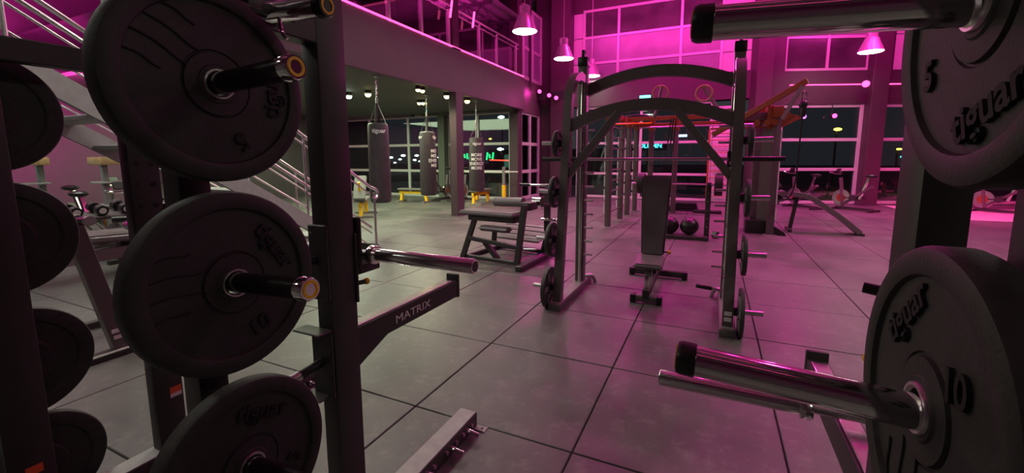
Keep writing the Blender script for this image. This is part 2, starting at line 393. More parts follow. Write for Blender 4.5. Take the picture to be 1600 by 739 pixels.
# hall roof beams
for k, y in enumerate((-1.2, 2.4, 6, 9.6, 13.2)):
    j = MB(); j.beam((-6.2, y, 7.5), (9, y, 7.5), .18, .34); part(dk, 'roof_beam', j, 'column')
    solo('led_strip', MB().beam((-5.6, y, 7.31), (8.8, y, 7.31), .07, .03, bevel=0), 'gl_pink', ['last', 'fourth', 'third', 'second', 'first'][k]+' pink light strip under a roof beam, counted from the back wall', 'light strip', (1.6, y, 7.31), 'pink strips under the roof beams')
# LED strip on the mezzanine edge and along the right beam
solo('led_strip', MB().beam((XM+.015, 4.5, 4.375), (XM+.015, 14.2, 4.375), .03, .035, bevel=0), 'gl_pink', 'glowing pink light strip along the mezzanine edge below the railing', 'light strip')
a, b = A0-AN*.09+V((0, 0, 3.86)), A0+AD*8-AN*.09+V((0, 0, 3.86))
solo('led_strip', MB().beam(a+AD*.6, a+AD*2.9, .03, .035, bevel=0), 'gl_pink', 'glowing pink light strip on the beam left of the right column', 'light strip')
solo('led_strip', MB().beam(a+AD*3.6, b, .03, .035, bevel=0), 'gl_pink', 'glowing pink light strip on the beam right of the right column', 'light strip')
# mezzanine railing
rl = thing('railing', 'glass railing with pink lit posts on the mezzanine edge', 'railing', (XM-.06, 9.3, 4.35))
ys = [4.8, 6.05, 7.38, 8.49, 9.62, 11.2, 12.3, 13.7]
for y in ys: part(rl, 'post', MB().box((XM-.06, y, 4.84), (.05, .05, .98), bevel=.006, seg=1), 'alu')
part(rl, 'handrail', MB().cyl((XM-.06, 4.5, 5.38), (XM-.06, 13.9, 5.38), .026), 'alu')
part(rl, 'mid_rail', MB().cyl((XM-.06, 4.5, 5.24), (XM-.06, 13.9, 5.24), .016), 'alu')
for y0, y1 in zip(ys, ys[1:]): part(rl, 'glass_panel', MB().box((XM-.06, (y0+y1)/2, 4.8), (.012, y1-y0-.1, .78)), 'railglass')

# ================================================================== STAIRCASE on the left
SX0, SX1 = -5.45, -6.75
def sz(y): return .70-.635*(y-4.45)
st = thing('staircase', 'grey steel open staircase with tube railings at far left', 'staircase', (-6.1, 5.5, 0))
for x in (SX0, SX1):
    part(st, 'stringer', MB().prism([(5.62, 0), (5.2, 0), (-1.4, sz(-1.4)-.25), (-1.4, sz(-1.4)), (5.55, .02)], (x-.03, 0, 0), (0, 1, 0), (0, 0, 1), .06), 'stair')
n = 15
for k in range(n):
    y = 5.35-k*.44; z = sz(y)-.12
    part(st, 'tread', MB().box(((SX0+SX1)/2, y, z), (SX0-SX1-.08, .30, .05), bevel=.005, seg=1), 'stair')
for x in (SX0, SX1):
    for off, r in ((1.18, .026), (1.05, .014), (.46, .02), (.36, .012), (.12, .012)):
        part(st, 'handrail' if off > 1.1 else 'rail', MB().cyl((x, 5.75, sz(5.75)+off), (x, -1.3, sz(-1.3)+off), r, n=10), 'steel')
    for y in (5.3, 4.45, 3.0, 1.6, .2): part(st, 'baluster', MB().cyl((x, y, sz(y)-.05), (x, y, sz(y)+1.18), .02, n=10), 'steel')
    part(st, 'newel', MB().path(smooth([(x, 5.75, sz(5.75)+1.18), (x, 5.95, .98), (x, 5.92, .85), (x, 5.82, .86)], 2), .026), 'steel')
    part(st, 'newel_post', MB().cyl((x, 5.85, 0), (x, 5.85, .95), .022), 'steel')
struct('floor_landing', MB().box((-6.1, -2.6, 4.25), (1.6, 2.4, .2)), 'stair')

# ================================================================== BUMPER PLATES
PLATE = {}
def bumper_plate(loc, face, brand, num, label, group, R=.225, t=.055, tilt=0):
    """face +1 looks along +X, -1 along -X. brand/num/claws angles in degrees as the viewer sees the face"""
    r = thing('weight_plate', label, 'weight plate', (0, 0, 0), group)
    if (R, t) not in PLATE:
        pr = [(.0265, -t), (.09, -t), (.10, -t+.006), (.17, -t+.006), (.18, -t), (R-.012, -t), (R-.004, -t+.004), (R, -t+.012), (R, -.012), (R-.004, -.004), (R-.012, 0),
              (R-.036, 0), (R-.041, -.002), (R-.044, -.009), (.078, -.009), (.076, -.012), (.073, -.012), (.071, -.006), (.045, -.006), (.042, -.003), (.0265, -.003)]
        PLATE[(R, t)] = (MB().lathe([(a*1., b) for a, b in pr]+[pr[0]], (0, 0, 0), (1, 0, 0), 72, caps=False).mesh('disc', angle=28),
                         MB().lathe([(.0262, -t-.001), (.036, -t-.001), (.036, -.001), (.034, .002), (.030, .002), (.0262, -.002), (.0262, -t-.001)], (0, 0, 0), (1, 0, 0), 36, caps=False).mesh('hub_ring'))
    put('disc', PLATE[(R, t)][0], 'rubber', r); put('hub_ring', PLATE[(R, t)][1], 'steel', r)['label'] = 'silver steel hub ring'
    if brand is not None:
        def axes(a): a = math.radians(a); return V((0, math.cos(a), math.sin(a))), V((0, -math.sin(a), math.cos(a)))
        ang, rot = brand; u, _ = axes(ang); ax, ay = axes(rot)
        text(r, 'tiguar', .062, u*.135+V((-.008, 0, 0)), ax, ay, 'rubberd', .0045, .0012)
        ang, rot, s = num; u, _ = axes(ang); ax, ay = axes(rot)
        text(r, s, .06, u*(.105 if face < 0 and ang > 0 else .135)+V((-.008, 0, 0)), ax, ay, 'rubberd', .0045, .001, 'weight_mark')
        g = math.radians(brand[0]+142)
        for k in range(4):
            q = MB(); pts = []
            for i in range(13):
                s = i/12; off = (k-1.5)*.044; r0 = math.sqrt(.184**2-off**2)
                a_ = r0-(.115 if k in (1, 2) else .07)*s; b_ = off-.008*math.sin(s*PI*1.4)-.022*s*s
                pts.append((-.0085, a_*math.cos(g)-b_*math.sin(g), a_*math.sin(g)+b_*math.cos(g)))
            q.path(pts, .0026, 6); part(r, 'claw_mark', q, 'rubberd')
    r.location = loc
    if face < 0: r.rotation_euler.z = PI
    if tilt: r.rotation_euler.y = tilt
    return r
gl = 'bumper plates on the left storage pegs'
bumper_plate((-1.048, .64, 1.722), 1, (2, 88), (-72, -150, '5'), 'large black five kilo bumper plate on the top left peg', gl, tilt=-.04)
bumper_plate((-1.048, .64, 1.247), 1, (32, -58), (-68, 20, '10'), 'large black bumper plate on the middle left peg', gl, tilt=-.04)
bumper_plate((-1.048, .64, .754), 1, (70, -20), (-30, 60, '15'), 'large black bumper plate on the lowest left peg, cut by the frame', gl, tilt=-.04)
gf = 'plates on the far uprights of the left rack'
for z, lb in ((1.735, 'uppermost of the dark plate silhouettes at the left picture edge'), (1.23, 'second dark plate silhouette from the top at the left picture edge'),
              (.70, 'third dark plate silhouette from the top at the left picture edge'), (.225, 'lowest dark plate silhouette at the left picture edge')):
    bumper_plate((-2.62, .665, z), -1, None, None, lb, gf, R=.235, t=.05)
gr = 'bumper plates on the right storage pegs'
bumper_plate((.268, .735, 1.207), -1, (124, 46), (40, 10, '10'), 'large black ten kilo bumper plate on the lower right peg', gr, t=.06)
bumper_plate((.272, .725, 1.735), -1, (-72, 22), (-148, 10, '5'), 'large black five kilo bumper plate on the upper right peg', gr, t=.06)

# ================================================================== SQUAT RACKS
def horn(root, a, b, shaft, r=.0245):
    a, b = V(a), V(b); d = (b-a).normalized()
    h = part(root, 'storage_peg', MB().cyl(a, b-d*.022, r, n=24), shaft)
    part(h, 'end_cap', MB().lathe([(r*.9, 0), (r*1.12, .002), (r*1.12, .024), (r*1.0, .03), (r*.86, .03)], b-d*.026, d, 28), 'chrome' if shaft == 'chromeshade' else 'plastic')
    part(h, 'end_ring', MB().lathe([(r*.82, 0), (r*.82, .007), (r*.58, .007), (r*.58, 0)], b-d*.001, d, 28, caps=False), 'yellow', 'yellow end ring')
    part(h, 'end_disc', MB().lathe([(r*.57, 0), (r*.57, .004)], b-d*.001, d, 24), 'plastic')
    part(h, 'base_flange', MB().cyl(a, a+d*.012, r*1.7, n=24), 'frame')
def upright(root, x0, x1, y0, y1, z1=2.75, numbers=False, holes=None):
    u = part(root, 'upright', MB().box(((x0+x1)/2, (y0+y1)/2, z1/2), (x1-x0, y1-y0, z1), bevel=.006), 'frame')
    side, nx = holes or (None, 0)
    if numbers:
        for k in range(16):
            part(u, 'adjustment_hole', MB().cyl((nx-.002, (y0+y1)/2+.03, 2.03-k*.1), (nx+.002, (y0+y1)/2+.03, 2.03-k*.1), .013, n=10), 'plastic')
        for k in range(16):
            text(u, str(k+1), .034, (nx+.0015, (y0+y1)/2-.03, 2.03-k*.1), (0, 1, 0), (0, 0, 1), 'plastic', .0008, name='hole_number')
    return u
def jcup(root, x, y, z, s):
    q = part(root, 'bar_hook', MB().box((x, y-.01, z-.03), (.09, .012, .26), bevel=.003, seg=1).box((x, y+.05, z-.045), (.08, .12, .03), bevel=.006).box((x, y+.105, z-.01), (.08, .02, .10), bevel=.006), 'frame')
    part(q, 'hook_pad', MB().box((x, y+.055, z-.027), (.082, .10, .008), bevel=.002, seg=1).box((x, y+.012, z+.05), (.085, .03, .22), bevel=.012), 'plastic')
def safety_arm(root, x, y0, y1, z, word, s):
    a = part(root, 'safety_arm', MB().prism([(y0, z-.15), (y0, z), (y1, z), (y1, z-.085), (y0+.16, z-.085)], (x-.032, 0, 0), (0, 1, 0), (0, 0, 1), .064), 'frame')
    part(a, 'wear_strip', MB().box((x, (y0+y1)/2-.02, z+.004), (.050, y1-y0-.06, .008), bevel=.002, seg=1), 'sleeve', 'polished wear strip')
    part(a, 'end_stop', MB().box((x, y1, z-.03), (.072, .022, .125), bevel=.006), 'frame')
    if word: text(a, word, .050, (x+s*.0335, 1.487, z-.045), (0, s, 0), (0, 0, 1), 'label', .0006, .0, sx=1.38)
def squat_rack(x_near, s, label, horns, armz, word, yr, bar_z, shaft):
    """x_near: x of the aisle side uprights, s=-1 the rack extends to -X, +1 to +X"""
    L = 1.24
    root = thing('squat_rack', label, 'squat rack', (x_near+s*L/2, .9, 0), 'squat racks either side of the aisle')
    def X(a, b): return (min(x_near+s*a, x_near+s*b), max(x_near+s*a, x_near+s*b))
    for k, off in enumerate((0, L)):
        xs = X(off, off+.075)
        if k == 0:
            upright(root, *xs, 1.038, 1.155, holes=('x', x_near)); upright(root, *xs, yr-.038, yr+.037)
        else:
            upright(root, *xs, 1.038, 1.16, numbers=True, holes=('x', xs[1] if s < 0 else xs[0])); upright(root, *xs, yr-.10, yr+.037)
        xc = (xs[0]+xs[1])/2
        part(root, 'side_beam', MB().beam((xc, yr+.03, 1.965), (xc, 1.05, 1.965), .07, .09), 'frame')
        part(root, 'side_beam', MB().beam((xc, yr+.03, 2.68), (xc, 1.05, 2.68), .07, .09), 'frame')
        f = part(root, 'base_foot', MB().box((xc-s*.0, (yr-.15+2.0)/2, .05), (.11, 2.0-yr+.15, .09), bevel=.006), 'frame')
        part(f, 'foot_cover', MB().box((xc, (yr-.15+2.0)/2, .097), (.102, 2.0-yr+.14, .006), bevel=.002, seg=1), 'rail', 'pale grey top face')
        tb = part(f, 'anchor_tab', MB().box((xc-s*.085, 1.985, .012), (.075, .05, .008), bevel=.002, seg=1), 'rail')
        part(tb, 'bolt', MB().cyl((xc-s*.095, 1.985, .014), (xc-s*.095, 1.985, .018), .008, n=10), 'plastic')
        for y in (1.52, 1.72, 1.88):
            pg = part(f, 'band_peg', MB().cyl((xc-s*.055, y, .055), (xc-s*.085, y, .055), .014, n=14).cyl((xc-s*.085, y, .055), (xc-s*.135, y, .05), .011, n=14), 'chrome')
            for dy in (.05, -.04): part(pg, 'peg_nut', MB().cyl((xc-s*.055, y+dy, .055), (xc-s*.066, y+dy, .055), .011, n=6), 'steel')
        safety_arm(root, xc-s*.0, 1.155, 1.86, armz, word if k == 0 else None, -s)
        if s < 0: jcup(root, xc, 1.165, bar_z-.012, s)
        elif k == 0: part(root, 'rest_peg', MB().cyl((xc-s*.03, 1.10, 1.27), (xc-s*.085, 1.12, 1.275), .012, n=14), 'plastic')
    x0, x1 = x_near+s*.037, x_near+s*(L+.037)
    part(root, 'crossmember', MB().beam((x0, yr, 2.68), (x1, yr, 2.68), .07, .09), 'frame'); part(root, 'crossmember', MB().beam((x0, yr, .06), (x1, yr, .06), .07, .09), 'frame')
    part(root, 'pull_up_bar', MB().cyl((x0, 1.1, 2.62), (x1, 1.1, 2.62), .017), 'frame')
    # rear brackets of the front aisle upright
    xb = x_near+s*.03
    b = part(root, 'bracket', MB().box((xb, 1.022, 1.195), (.085, .014, .265), bevel=.004, seg=1), 'frame')
    part(b, 'pin', MB().cyl((xb+s*.01, 1.02, 1.205), (xb+s*.02, .955, 1.203), .013, n=14), 'plastic')
    for z in (1.30, 1.09): part(b, 'screw', MB().cyl((xb+s*.025, 1.016, z), (xb+s*.025, 1.012, z), .005, n=8), 'chrome')
    b = part(root, 'bracket', MB().box((xb+s*.01, 1.022, .83), (.095, .014, .25), bevel=.004, seg=1).box((xb+s*.03, 1.0, .953), (.13, .06, .008), bevel=.003, seg=1).box((xb+s*.03, 1.0, .712), (.10, .06, .008), bevel=.003, seg=1), 'frame')
    pg = part(b, 'rest_peg', MB().cyl((xb+s*.012, 1.02, .835), (xb+s*.02, .93, .822), .016, n=16), 'plastic'); part(pg, 'peg_tip', MB().cyl((xb+s*.02, .93, .822), (xb+s*.024, .885, .815), .019, n=18), 'steel')
    pg = part(root, 'pop_pin', MB().cyl((xb-s*.0, 1.12, 1.085), (xb-s*.03, 1.20, 1.085), .009, n=12), 'chromeshade'); part(pg, 'pin_knob', MB().ball((xb-s*.03, 1.205, 1.085), .013, n=12), 'yellow', 'small yellow knob')
    # storage pegs on the rear uprights
    for z in horns: horn(root, (x_near, yr, z-.008), (x_near-s*.385, yr, z+.014), shaft, .0245)
    for z in (1.735, 1.23, .70, .225): horn(root, (x1+s*.04, yr+.02, z), (x1+s*.30, yr+.02, z+.01), 'chromeshade')
    return root
rkL = squat_rack(-1.18, -1, 'black squat rack at the left holding three big plates towards the camera', (1.724, 1.25, .756), .915, 'MATRIX', .64, 1.19, 'chromeshade')
q = P(54, 734, X=-2.419); part(rkL, 'care_sticker', MB().box(q, (.003, .05, .035)), 'redlab', 'red and white sticker')
# short peg on the upper side beam of the left rack
hb = part(rkL, 'peg_bracket', MB().box((-1.14, .82, 1.94), (.08, .16, .012), bevel=.003, seg=1).box((-1.15, .80, 1.955), (.06, .05, .06), bevel=.006), 'frame')
horn(rkL, (-1.17, .84, 1.950), (-.925, .85, 1.940), 'chrome', .026)
part(rkL, 'bracket_hook', MB().path(smooth([(-1.08, .83, 1.93), (-1.08, .835, 1.89), (-1.065, .84, 1.872)], 2), .005, 8), 'chrome')
part(rkL, 'warning_sticker', MB().box((-2.4185, 1.125, .385), (.002, .05, .045)), 'redlab', 'small orange and white sticker')
part(rkL, 'warning_sticker', MB().box((-2.418, 1.125, .365), (.002, .05, .02)), 'label')
squat_rack(.35, 1, 'black squat rack at the right behind the two big plates', (1.207, 1.735), .80, None, .73, 1.29, 'chrome')

def barbell(x_tip, s, y, z, label, sl=.425):
    """tip at x_tip, the bar runs to s*X"""
    r = thing('barbell', label, 'barbell', (x_tip+s*1.1, y, z), 'olympic barbells on the racks')
    for a, d in ((x_tip, s), (x_tip+s*2.2, -s)):
        sv = part(r, 'sleeve', MB().lathe([(.0235, 0), (.0255, .003), (.0255, sl), (.034, sl), (.0355, sl+.004), (.0355, sl+.026), (.033, sl+.03), (.016, sl+.03)], (a, y, z), (d, 0, 0), 28), 'sleeve')
        part(sv, 'end_disc', MB().cyl((a-d*.001, y, z), (a+d*.003, y, z), .019, n=20), 'plastic')
    part(r, 'shaft', MB().cyl((x_tip+s*(sl+.02), y, z), (x_tip+s*(2.2-sl-.02), y, z), .0142, n=18), 'steel')
    return r
barbell(-.706, -1, 1.215, 1.19, 'chrome barbell resting in the hooks of the left rack')
barbell(-.125, 1, 1.40, .838, 'chrome barbell lying low across the safety arms of the right rack', .385)

# ================================================================== SMITH MACHINE
SL, SR = -1.39, .18
sm = thing('smith_machine', 'charcoal smith machine with two arched top beams in the middle of the hall', 'smith machine', (-.6, 4.5, 0))
def fy(z): return 4.06+.145*z            # y of the leaning front tube at height z
for x, s in ((SL, 1), (SR, -1)):
    b = part(sm, 'base_rail', MB().box((x, 4.58, .045), (.13, 1.24, .075), bevel=.008), 'frame2')
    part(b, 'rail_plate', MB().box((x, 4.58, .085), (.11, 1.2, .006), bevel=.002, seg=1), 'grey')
    pts = smooth([(x, fy(.07), .07), (x, fy(1.0), 1.0), (x, fy(1.9), 1.9), (x, fy(2.2), 2.25), (x, 4.58, 2.43), (x, 4.86, 2.43)], 3)
    ft = part(sm, 'front_tube', MB().path(pts, 0, rect=(.085, .085), upv=(1, 0, 0)), 'frame2')
    cl = part(sm, 'rear_column', MB().box((x, 4.90, 1.33), (.10, .11, 2.5), bevel=.008), 'frame2')
    part(cl, 'pulley_bracket', MB().box((x, 4.90, 2.62), (.11, .13, .10), bevel=.006).box((x, 4.90, 2.70), (.03, .10, .10), bevel=.004), 'plastic')
    part(cl, 'guide_rod', MB().cyl((x+s*.02, 4.80, .1), (x+s*.02, 4.80, 2.5), .016, n=14), 'chrome')
    for k in range(11):
        part(cl, 'lock_peg', MB().cyl((x+s*.04, 4.86, .42+k*.16), (x+s*.15, 4.86, .42+k*.16), .014, n=10), 'steel')
    for z in (1.7, 1.2, .71, .215):
        h = part(ft, 'plate_peg', MB().cyl((x-s*.04, fy(z), z), (x-s*.27, fy(z), z+.006), .0225, n=18), 'steel')
        part(h, 'peg_flange', MB().cyl((x-s*.04, fy(z), z), (x-s*.075, fy(z), z), .04, n=18), 'plastic')
    for z in (1.95, 1.75, 1.5, 1.3, .95, .5): part(ft, 'bolt', MB().cyl((x+s*.042, fy(z), z), (x+s*.056, fy(z), z), .014, n=8), 'steel')
    part(sm, 'base_foot', MB().path(smooth([(x+s*.0, 5.05, .10), (x+s*.08, 5.10, .12), (x+s*.12, 5.12, .06), (x+s*.13, 5.12, .012)], 2), .02, 8), 'steel')
lv = part(sm, 'release_lever', MB().cyl((SR-.05, 4.30, .33), (SR-.17, 4.28, .345), .012, n=10), 'chrome'); part(lv, 'lever_grip', MB().cyl((SR-.14, 4.285, .342), (SR-.27, 4.26, .36), .02, n=12), 'plastic')
for q in (.20, .15): part(sm, 'warning_sticker', MB().box((SR, fy(q)-.0455, q), (.06, .003, .035), RX(-.144)), 'label', 'white sticker')
def arch(x0, x1, z0, zm, y, n=18): return [V((x0+(x1-x0)*t, y, z0+(zm-z0)*(1-(2*t-1)**2))) for t in [i/n for i in range(n+1)]]
ua = part(sm, 'upper_arch', MB().path(arch(SL, SR, 2.30, 2.475, 4.97), 0, rect=(.07, .12)), 'frame2')
text(ua, 'MATRIX', .05, (-.60, 4.933, 2.475), (1, 0, 0), (0, 0, 1), 'grey', .0008)
part(sm, 'lower_arch', MB().path(arch(SL+.02, SR-.02, 1.87, 2.055, 4.34), 0, rect=(.07, .11)), 'frame2')
part(sm, 'diagonal_brace', MB().beam((-.87, 4.34, 1.99), (SL+.03, 4.28, 1.37), .07, .085, (0, 1, 0)), 'frame2')
part(sm, 'diagonal_brace', MB().beam((-.34, 4.34, 1.99), (SR-.03, 4.28, 1.37), .07, .085, (0, 1, 0)), 'frame2')
br = part(sm, 'lifting_bar', MB().cyl((SL+.05, 4.72, 1.535), (SR-.05, 4.72, 1.535), .0155, n=16), 'steel')
for x, s in ((SL, 1), (SR, -1)):
    part(br, 'bar_sleeve', MB().cyl((x+s*.02, 4.72, 1.535), (x-s*.42, 4.72, 1.535), .0245, n=18), 'plastic')
    part(br, 'bar_carriage', MB().box((x+s*.03, 4.77, 1.535), (.07, .10, .16), bevel=.01), 'plastic')
    part(br, 'bar_hook', MB().box((x+s*.10, 4.80, 1.535), (.06, .08, .04), bevel=.008), 'plastic')
SPOKE = {}
def spoke_plate(R, loc, label):
    r = thing('spoked_plate', label, 'weight plate', (0, 0, 0), 'cast plates stored on the smith machine')
    if R not in SPOKE:
        t = .018
        d = MB().lathe([(R*.985, -t), (R, -t+.004), (R, t-.004), (R*.985, t), (R*.80, t), (R*.78, t-.003), (R*.74, .006), (R*.34, .006), (R*.32, t-.002), (R*.30, t), (.027, t), (.027, -t), (R*.30, -t), (R*.34, -.006), (R*.74, -.006), (R*.78, -t+.003), (R*.985, -t)], (0, 0, 0), (1, 0, 0), 40, caps=False).mesh('disc')
        sp = MB()
        sp.box((0, 0, R*.54), (.031, R*.22, R*.50), bevel=.004, seg=1); SPOKE[R] = (d, sp.mesh('spoke'))
    put('disc', SPOKE[R][0], 'iron', r)
    for k in range(5):
        o = put('spoke', SPOKE[R][1], 'grey', r); o.rotation_euler.x = k*2*PI/5+.3
    r.location = loc; return r
for x, s, side in ((SL, -1, 'left'), (SR, 1, 'right')):
    for z, R, lv_ in ((1.7, .14, 'smallest of the plates, topmost on the'), (1.2, .165, 'second from top plate on the'), (.71, .18, 'third from top plate on the'), (.215, .215, 'largest plate, nearest the floor on the')):
        spoke_plate(R, (x+s*.10, fy(z), z-(.0035)), lv_+' '+side+' pegs of the smith machine')

# ================================================================== ADJUSTABLE BENCH
bn = thing('adjustable_bench', 'adjustable bench with upright tapered back pad inside the smith machine', 'weight bench', (-.58, 5.0, 0))
tilt = RX(math.radians(-9))
def taper(w0, w1, h, t, mtx, bev=.02):
    t_ = bmesh.new(); bmesh.ops.create_cube(t_, size=1)
    for v in t_.verts:
        wv = w1 if v.co.z > 0 else w0
        v.co = V((v.co.x*wv, v.co.y*t, v.co.z*h))
    bmesh.ops.bevel(t_, geom=t_.edges[:], offset=bev, segments=3, affect='EDGES')
    bmesh.ops.transform(t_, matrix=mtx, verts=t_.verts); m = MB(); m.merge(t_); return m
bp = part(bn, 'back_pad', taper(.245, .325, .90, .07, Matrix.Translation((-.575, 5.03, .90)) @ tilt), 'vinyl')
part(bp, 'back_plate', MB().box((-.575, 5.08, .86), (.16, .02, .72), tilt, .004, 1), 'frame')
part(bn, 'seat_pad', taper(.30, .30, .06, .32, Matrix.Translation((-.58, 4.78, .42)) @ RX(math.radians(10)), .02), 'vinylg')
part(bn, 'spine_tube', MB().beam((-.58, 4.55, .12), (-.58, 5.72, .18), .07, .09), 'frame')
part(bn, 'front_post', MB().beam((-.58, 4.66, .10), (-.58, 4.80, .40), .07, .08), 'grey')
jn = part(bn, 'chrome_joint', MB().box((-.58, 4.62, .22), (.05, .06, .16), bevel=.01), 'chrome')
part(bn, 'rear_post', MB().beam((-.58, 5.25, .15), (-.58, 5.05, .48), .06, .07), 'frame')
part(bn, 'front_foot', MB().beam((-.70, 4.60, .06), (-.46, 4.60, .06), .07, .07, bevel=.012), 'frame2')
for x in (-.715, -.445): part(bn, 'rubber_foot', MB().box((x, 4.60, .058), (.06, .09, .09), bevel=.015), 'plastic')
part(bn, 'rear_foot', MB().beam((-.90, 5.72, .07), (-.27, 5.72, .07), .07, .08, bevel=.012), 'frame')
for x in (-.91, -.26): part(bn, 'rubber_foot', MB().box((x, 5.72, .062), (.07, .09, .10), bevel=.015), 'plastic')
pn = part(bn, 'pop_pin', MB().cyl((-.50, 5.0, .50), (-.42, 4.99, .50), .009, n=10), 'frame'); part(pn, 'pin_knob', MB().ball((-.40, 4.99, .50), .022, n=12), 'yellow', 'yellow knob')
part(bn, 'wheel', MB().cyl((-.66, 5.60, .09), (-.62, 5.60, .09), .06, n=20), 'plastic')

# ================================================================== HIP / LEG MACHINE left of the smith machine
lg = thing('leg_machine', 'low plate loaded leg machine with flat pads and roller left of the smith machine', 'exercise machine', (-2.9, 5.8, 0))
part(lg, 'side_rail', MB().beam((-2.34, 5.18, .05), (-2.28, 6.5, .05), .10, .08, bevel=.01), 'frame')
part(lg, 'side_rail', MB().beam((-3.40, 5.55, .05), (-3.25, 6.6, .05), .08, .07, bevel=.01), 'frame')
part(lg, 'front_rail', MB().beam((-3.38, 5.55, .06), (-2.38, 5.42, .06), .07, .06, bevel=.01), 'frame')
part(lg, 'rear_rail', MB().beam((-3.28, 6.45, .06), (-2.30, 6.3, .06), .07, .06, bevel=.01), 'frame')
part(lg, 'left_leg', MB().beam((-3.43, 5.52, .03), (-3.18, 5.5, .68), .075, .06, (0, 1, 0)), 'frame')
part(lg, 'right_leg', MB().beam((-2.44, 5.36, .05), (-2.36, 5.45, .90), .08, .07, (0, 1, 0)), 'frame')
part(lg, 'middle_rail', MB().beam((-3.30, 5.50, .36), (-2.42, 5.38, .30), .06, .06), 'frame')
part(lg, 'diagonal_strut', MB().beam((-3.02, 5.48, .33), (-2.80, 5.50, .06), .07, .07, (0, 1, 0)), 'frame')
tp = part(lg, 'top_pad', taper(.95, .95, .065, .42, Matrix.Translation((-2.95, 5.60, .745)) @ RZ(-.10), .02), 'vinylg')
part(tp, 'pad_support', MB().box((-2.88, 5.58, .67), (.80, .30, .07), RZ(-.10), .01), 'frame')
part(lg, 'knee_pad', taper(.52, .52, .075, .16, Matrix.Translation((-2.83, 5.46, .53)) @ RZ(-.12), .03), 'vinyl')
part(lg, 'knee_pad_post', MB().beam((-2.86, 5.48, .34), (-2.84, 5.47, .50), .06, .06), 'frame')
ro = part(lg, 'roller_pad', MB().cyl((-3.12, 6.05, .86), (-2.60, 5.96, .88), .075, n=24), 'vinylg'); part(ro, 'roller_axle', MB().cyl((-2.60, 5.96, .88), (-2.36, 5.92, .89), .018, n=10), 'chrome')
ft_ = part(lg, 'foot_platform', MB().box((-2.72, 6.25, .36), (.85, .62, .03), RX(.22) @ RZ(-.1), .008, 1), 'grey')
for k in range(3): part(ft_, 'tread_strip', MB().box((-2.72, 6.05+k*.17, .372+k*.038), (.8, .04, .02), RX(.22) @ RZ(-.1), .004, 1), 'vinyl')
part(lg, 'platform_leg', MB().beam((-2.42, 6.3, .06), (-2.36, 6.4, .42), .05, .05), 'frame')
ps = part(lg, 'weight_post', MB().beam((-2.33, 6.28, .06), (-2.33, 6.28, 1.10), .085, .085), 'frame')
part(ps, 'top_handle', MB().cyl((-2.75, 6.28, 1.13), (-2.20, 6.28, 1.13), .018, n=12), 'chrome')
part(ps, 'handle_grip', MB().cyl((-2.80, 6.28, 1.13), (-2.62, 6.28, 1.13), .024, n=12), 'plastic')
part(ps, 'plate_peg', MB().cyl((-2.40, 6.2, .60), (-2.12, 6.2, .60), .022, n=12), 'chrome')
la = part(lg, 'lever_arm', MB().path(smooth([(-2.36, 5.95, .90), (-2.34, 6.1, .84), (-2.30, 6.28, .82), (-2.1, 6.35, .86)], 2), .035, 10), 'frame')
part(la, 'pivot_hub', MB().cyl((-2.42, 5.94, .90), (-2.28, 5.92, .90), .075, n=20), 'chrome')
part(la, 'pivot_bracket', MB().box((-2.40, 5.72, .86), (.16, .30, .12), bevel=.02), 'frame')
part(lg, 'resistance_peg', MB().cyl((-2.40, 5.40, .28), (-2.15, 5.36, .31), .018, n=12), 'chrome')
for x in (-2.45, -2.18): part(lg, 'adjust_foot', MB().cyl((x, 6.3, .0), (x, 6.3, .05), .05, n=16), 'blue')

# ================================================================== TRAINING RIG with orange top frame
rg = thing('training_rig', 'large training rig with charcoal posts and orange top frame behind the smith machine', 'training rig', (-.5, 10.8, 0))
def strip(p, x, y, z0, z1, dy=0, dx=.001):
    for k in range(int((z1-z0)/.30)):
        part(p, 'number_strip', MB().box((x+dx, y+dy, z0+.14+k*.30), (.022 if dy else .004, .004 if dy else .05, .24)), 'label')
LP = [(-2.10, 9.56), (-2.08, 10.86), (-2.06, 11.7), (-2.04, 12.8)]
for x, y in LP:
    p = part(rg, 'post', MB().box((x, y, 1.17), (.12, .12, 2.34), bevel=.008), 'frame2')
    part(p, 'foot_plate', MB().box((x, y, .01), (.24, .24, .02), bevel=.004, seg=1), 'grey')
    strip(p, x-.08, y-.064, .3, 2.2, dy=-.003)
    part(p, 'orange_bracket', MB().box((x, y, 2.44), (.15, .15, .22), bevel=.01), 'orange')
for k in range(9): part(rg, 'rung', MB().cyl((-2.09, 9.6, .32+k*.24), (-2.08, 10.82, .32+k*.24), .017, n=10), 'steel')
RP = [(.80, 10.2), (1.08, 9.86), (.95, 11.3), (.95, 12.8)]
for i, (x, y) in enumerate(RP):
    p = part(rg, 'post', MB().box((x, y, 1.16), (.13, .13, 2.32), bevel=.008), 'frame2')
    part(p, 'orange_bracket', MB().box((x, y, 2.42), (.17, .17, .22), bevel=.01), 'orange')
    part(p, 'foot_plate', MB().box((x, y, .01), (.24, .24, .02), bevel=.004, seg=1), 'grey')
    if i == 1: strip(p, x+.075, y-.05, .3, 2.2, dy=-.012)
part(rg, 'storage_panel', MB().box((.92, 10.12, 1.15), (.30, .05, 2.0), RZ(-.6), .006, 1), 'frame2')
for k in range(9): part(rg, 'storage_peg', MB().cyl((.78, 10.1, .35+k*.22), (.70, 10.0, .35+k*.22), .012, n=8), 'chrome')
bx_ = part(rg, 'base_box', MB().box((.86, 10.15, .14), (.42, .45, .28), bevel=.015), 'plastic')
part(rg, 'base_wedge', MB().prism([(0, 0), (.28, 0), (.22, .08), (0, .22)], (1.10, 9.95, 0), (1, 0, 0), (0, 0, 1), .14), 'plastic')
MP = [(P(1017, 240, Y=12.8).x, 12.8), (P(1055, 240, Y=12.8).x, 12.8)]
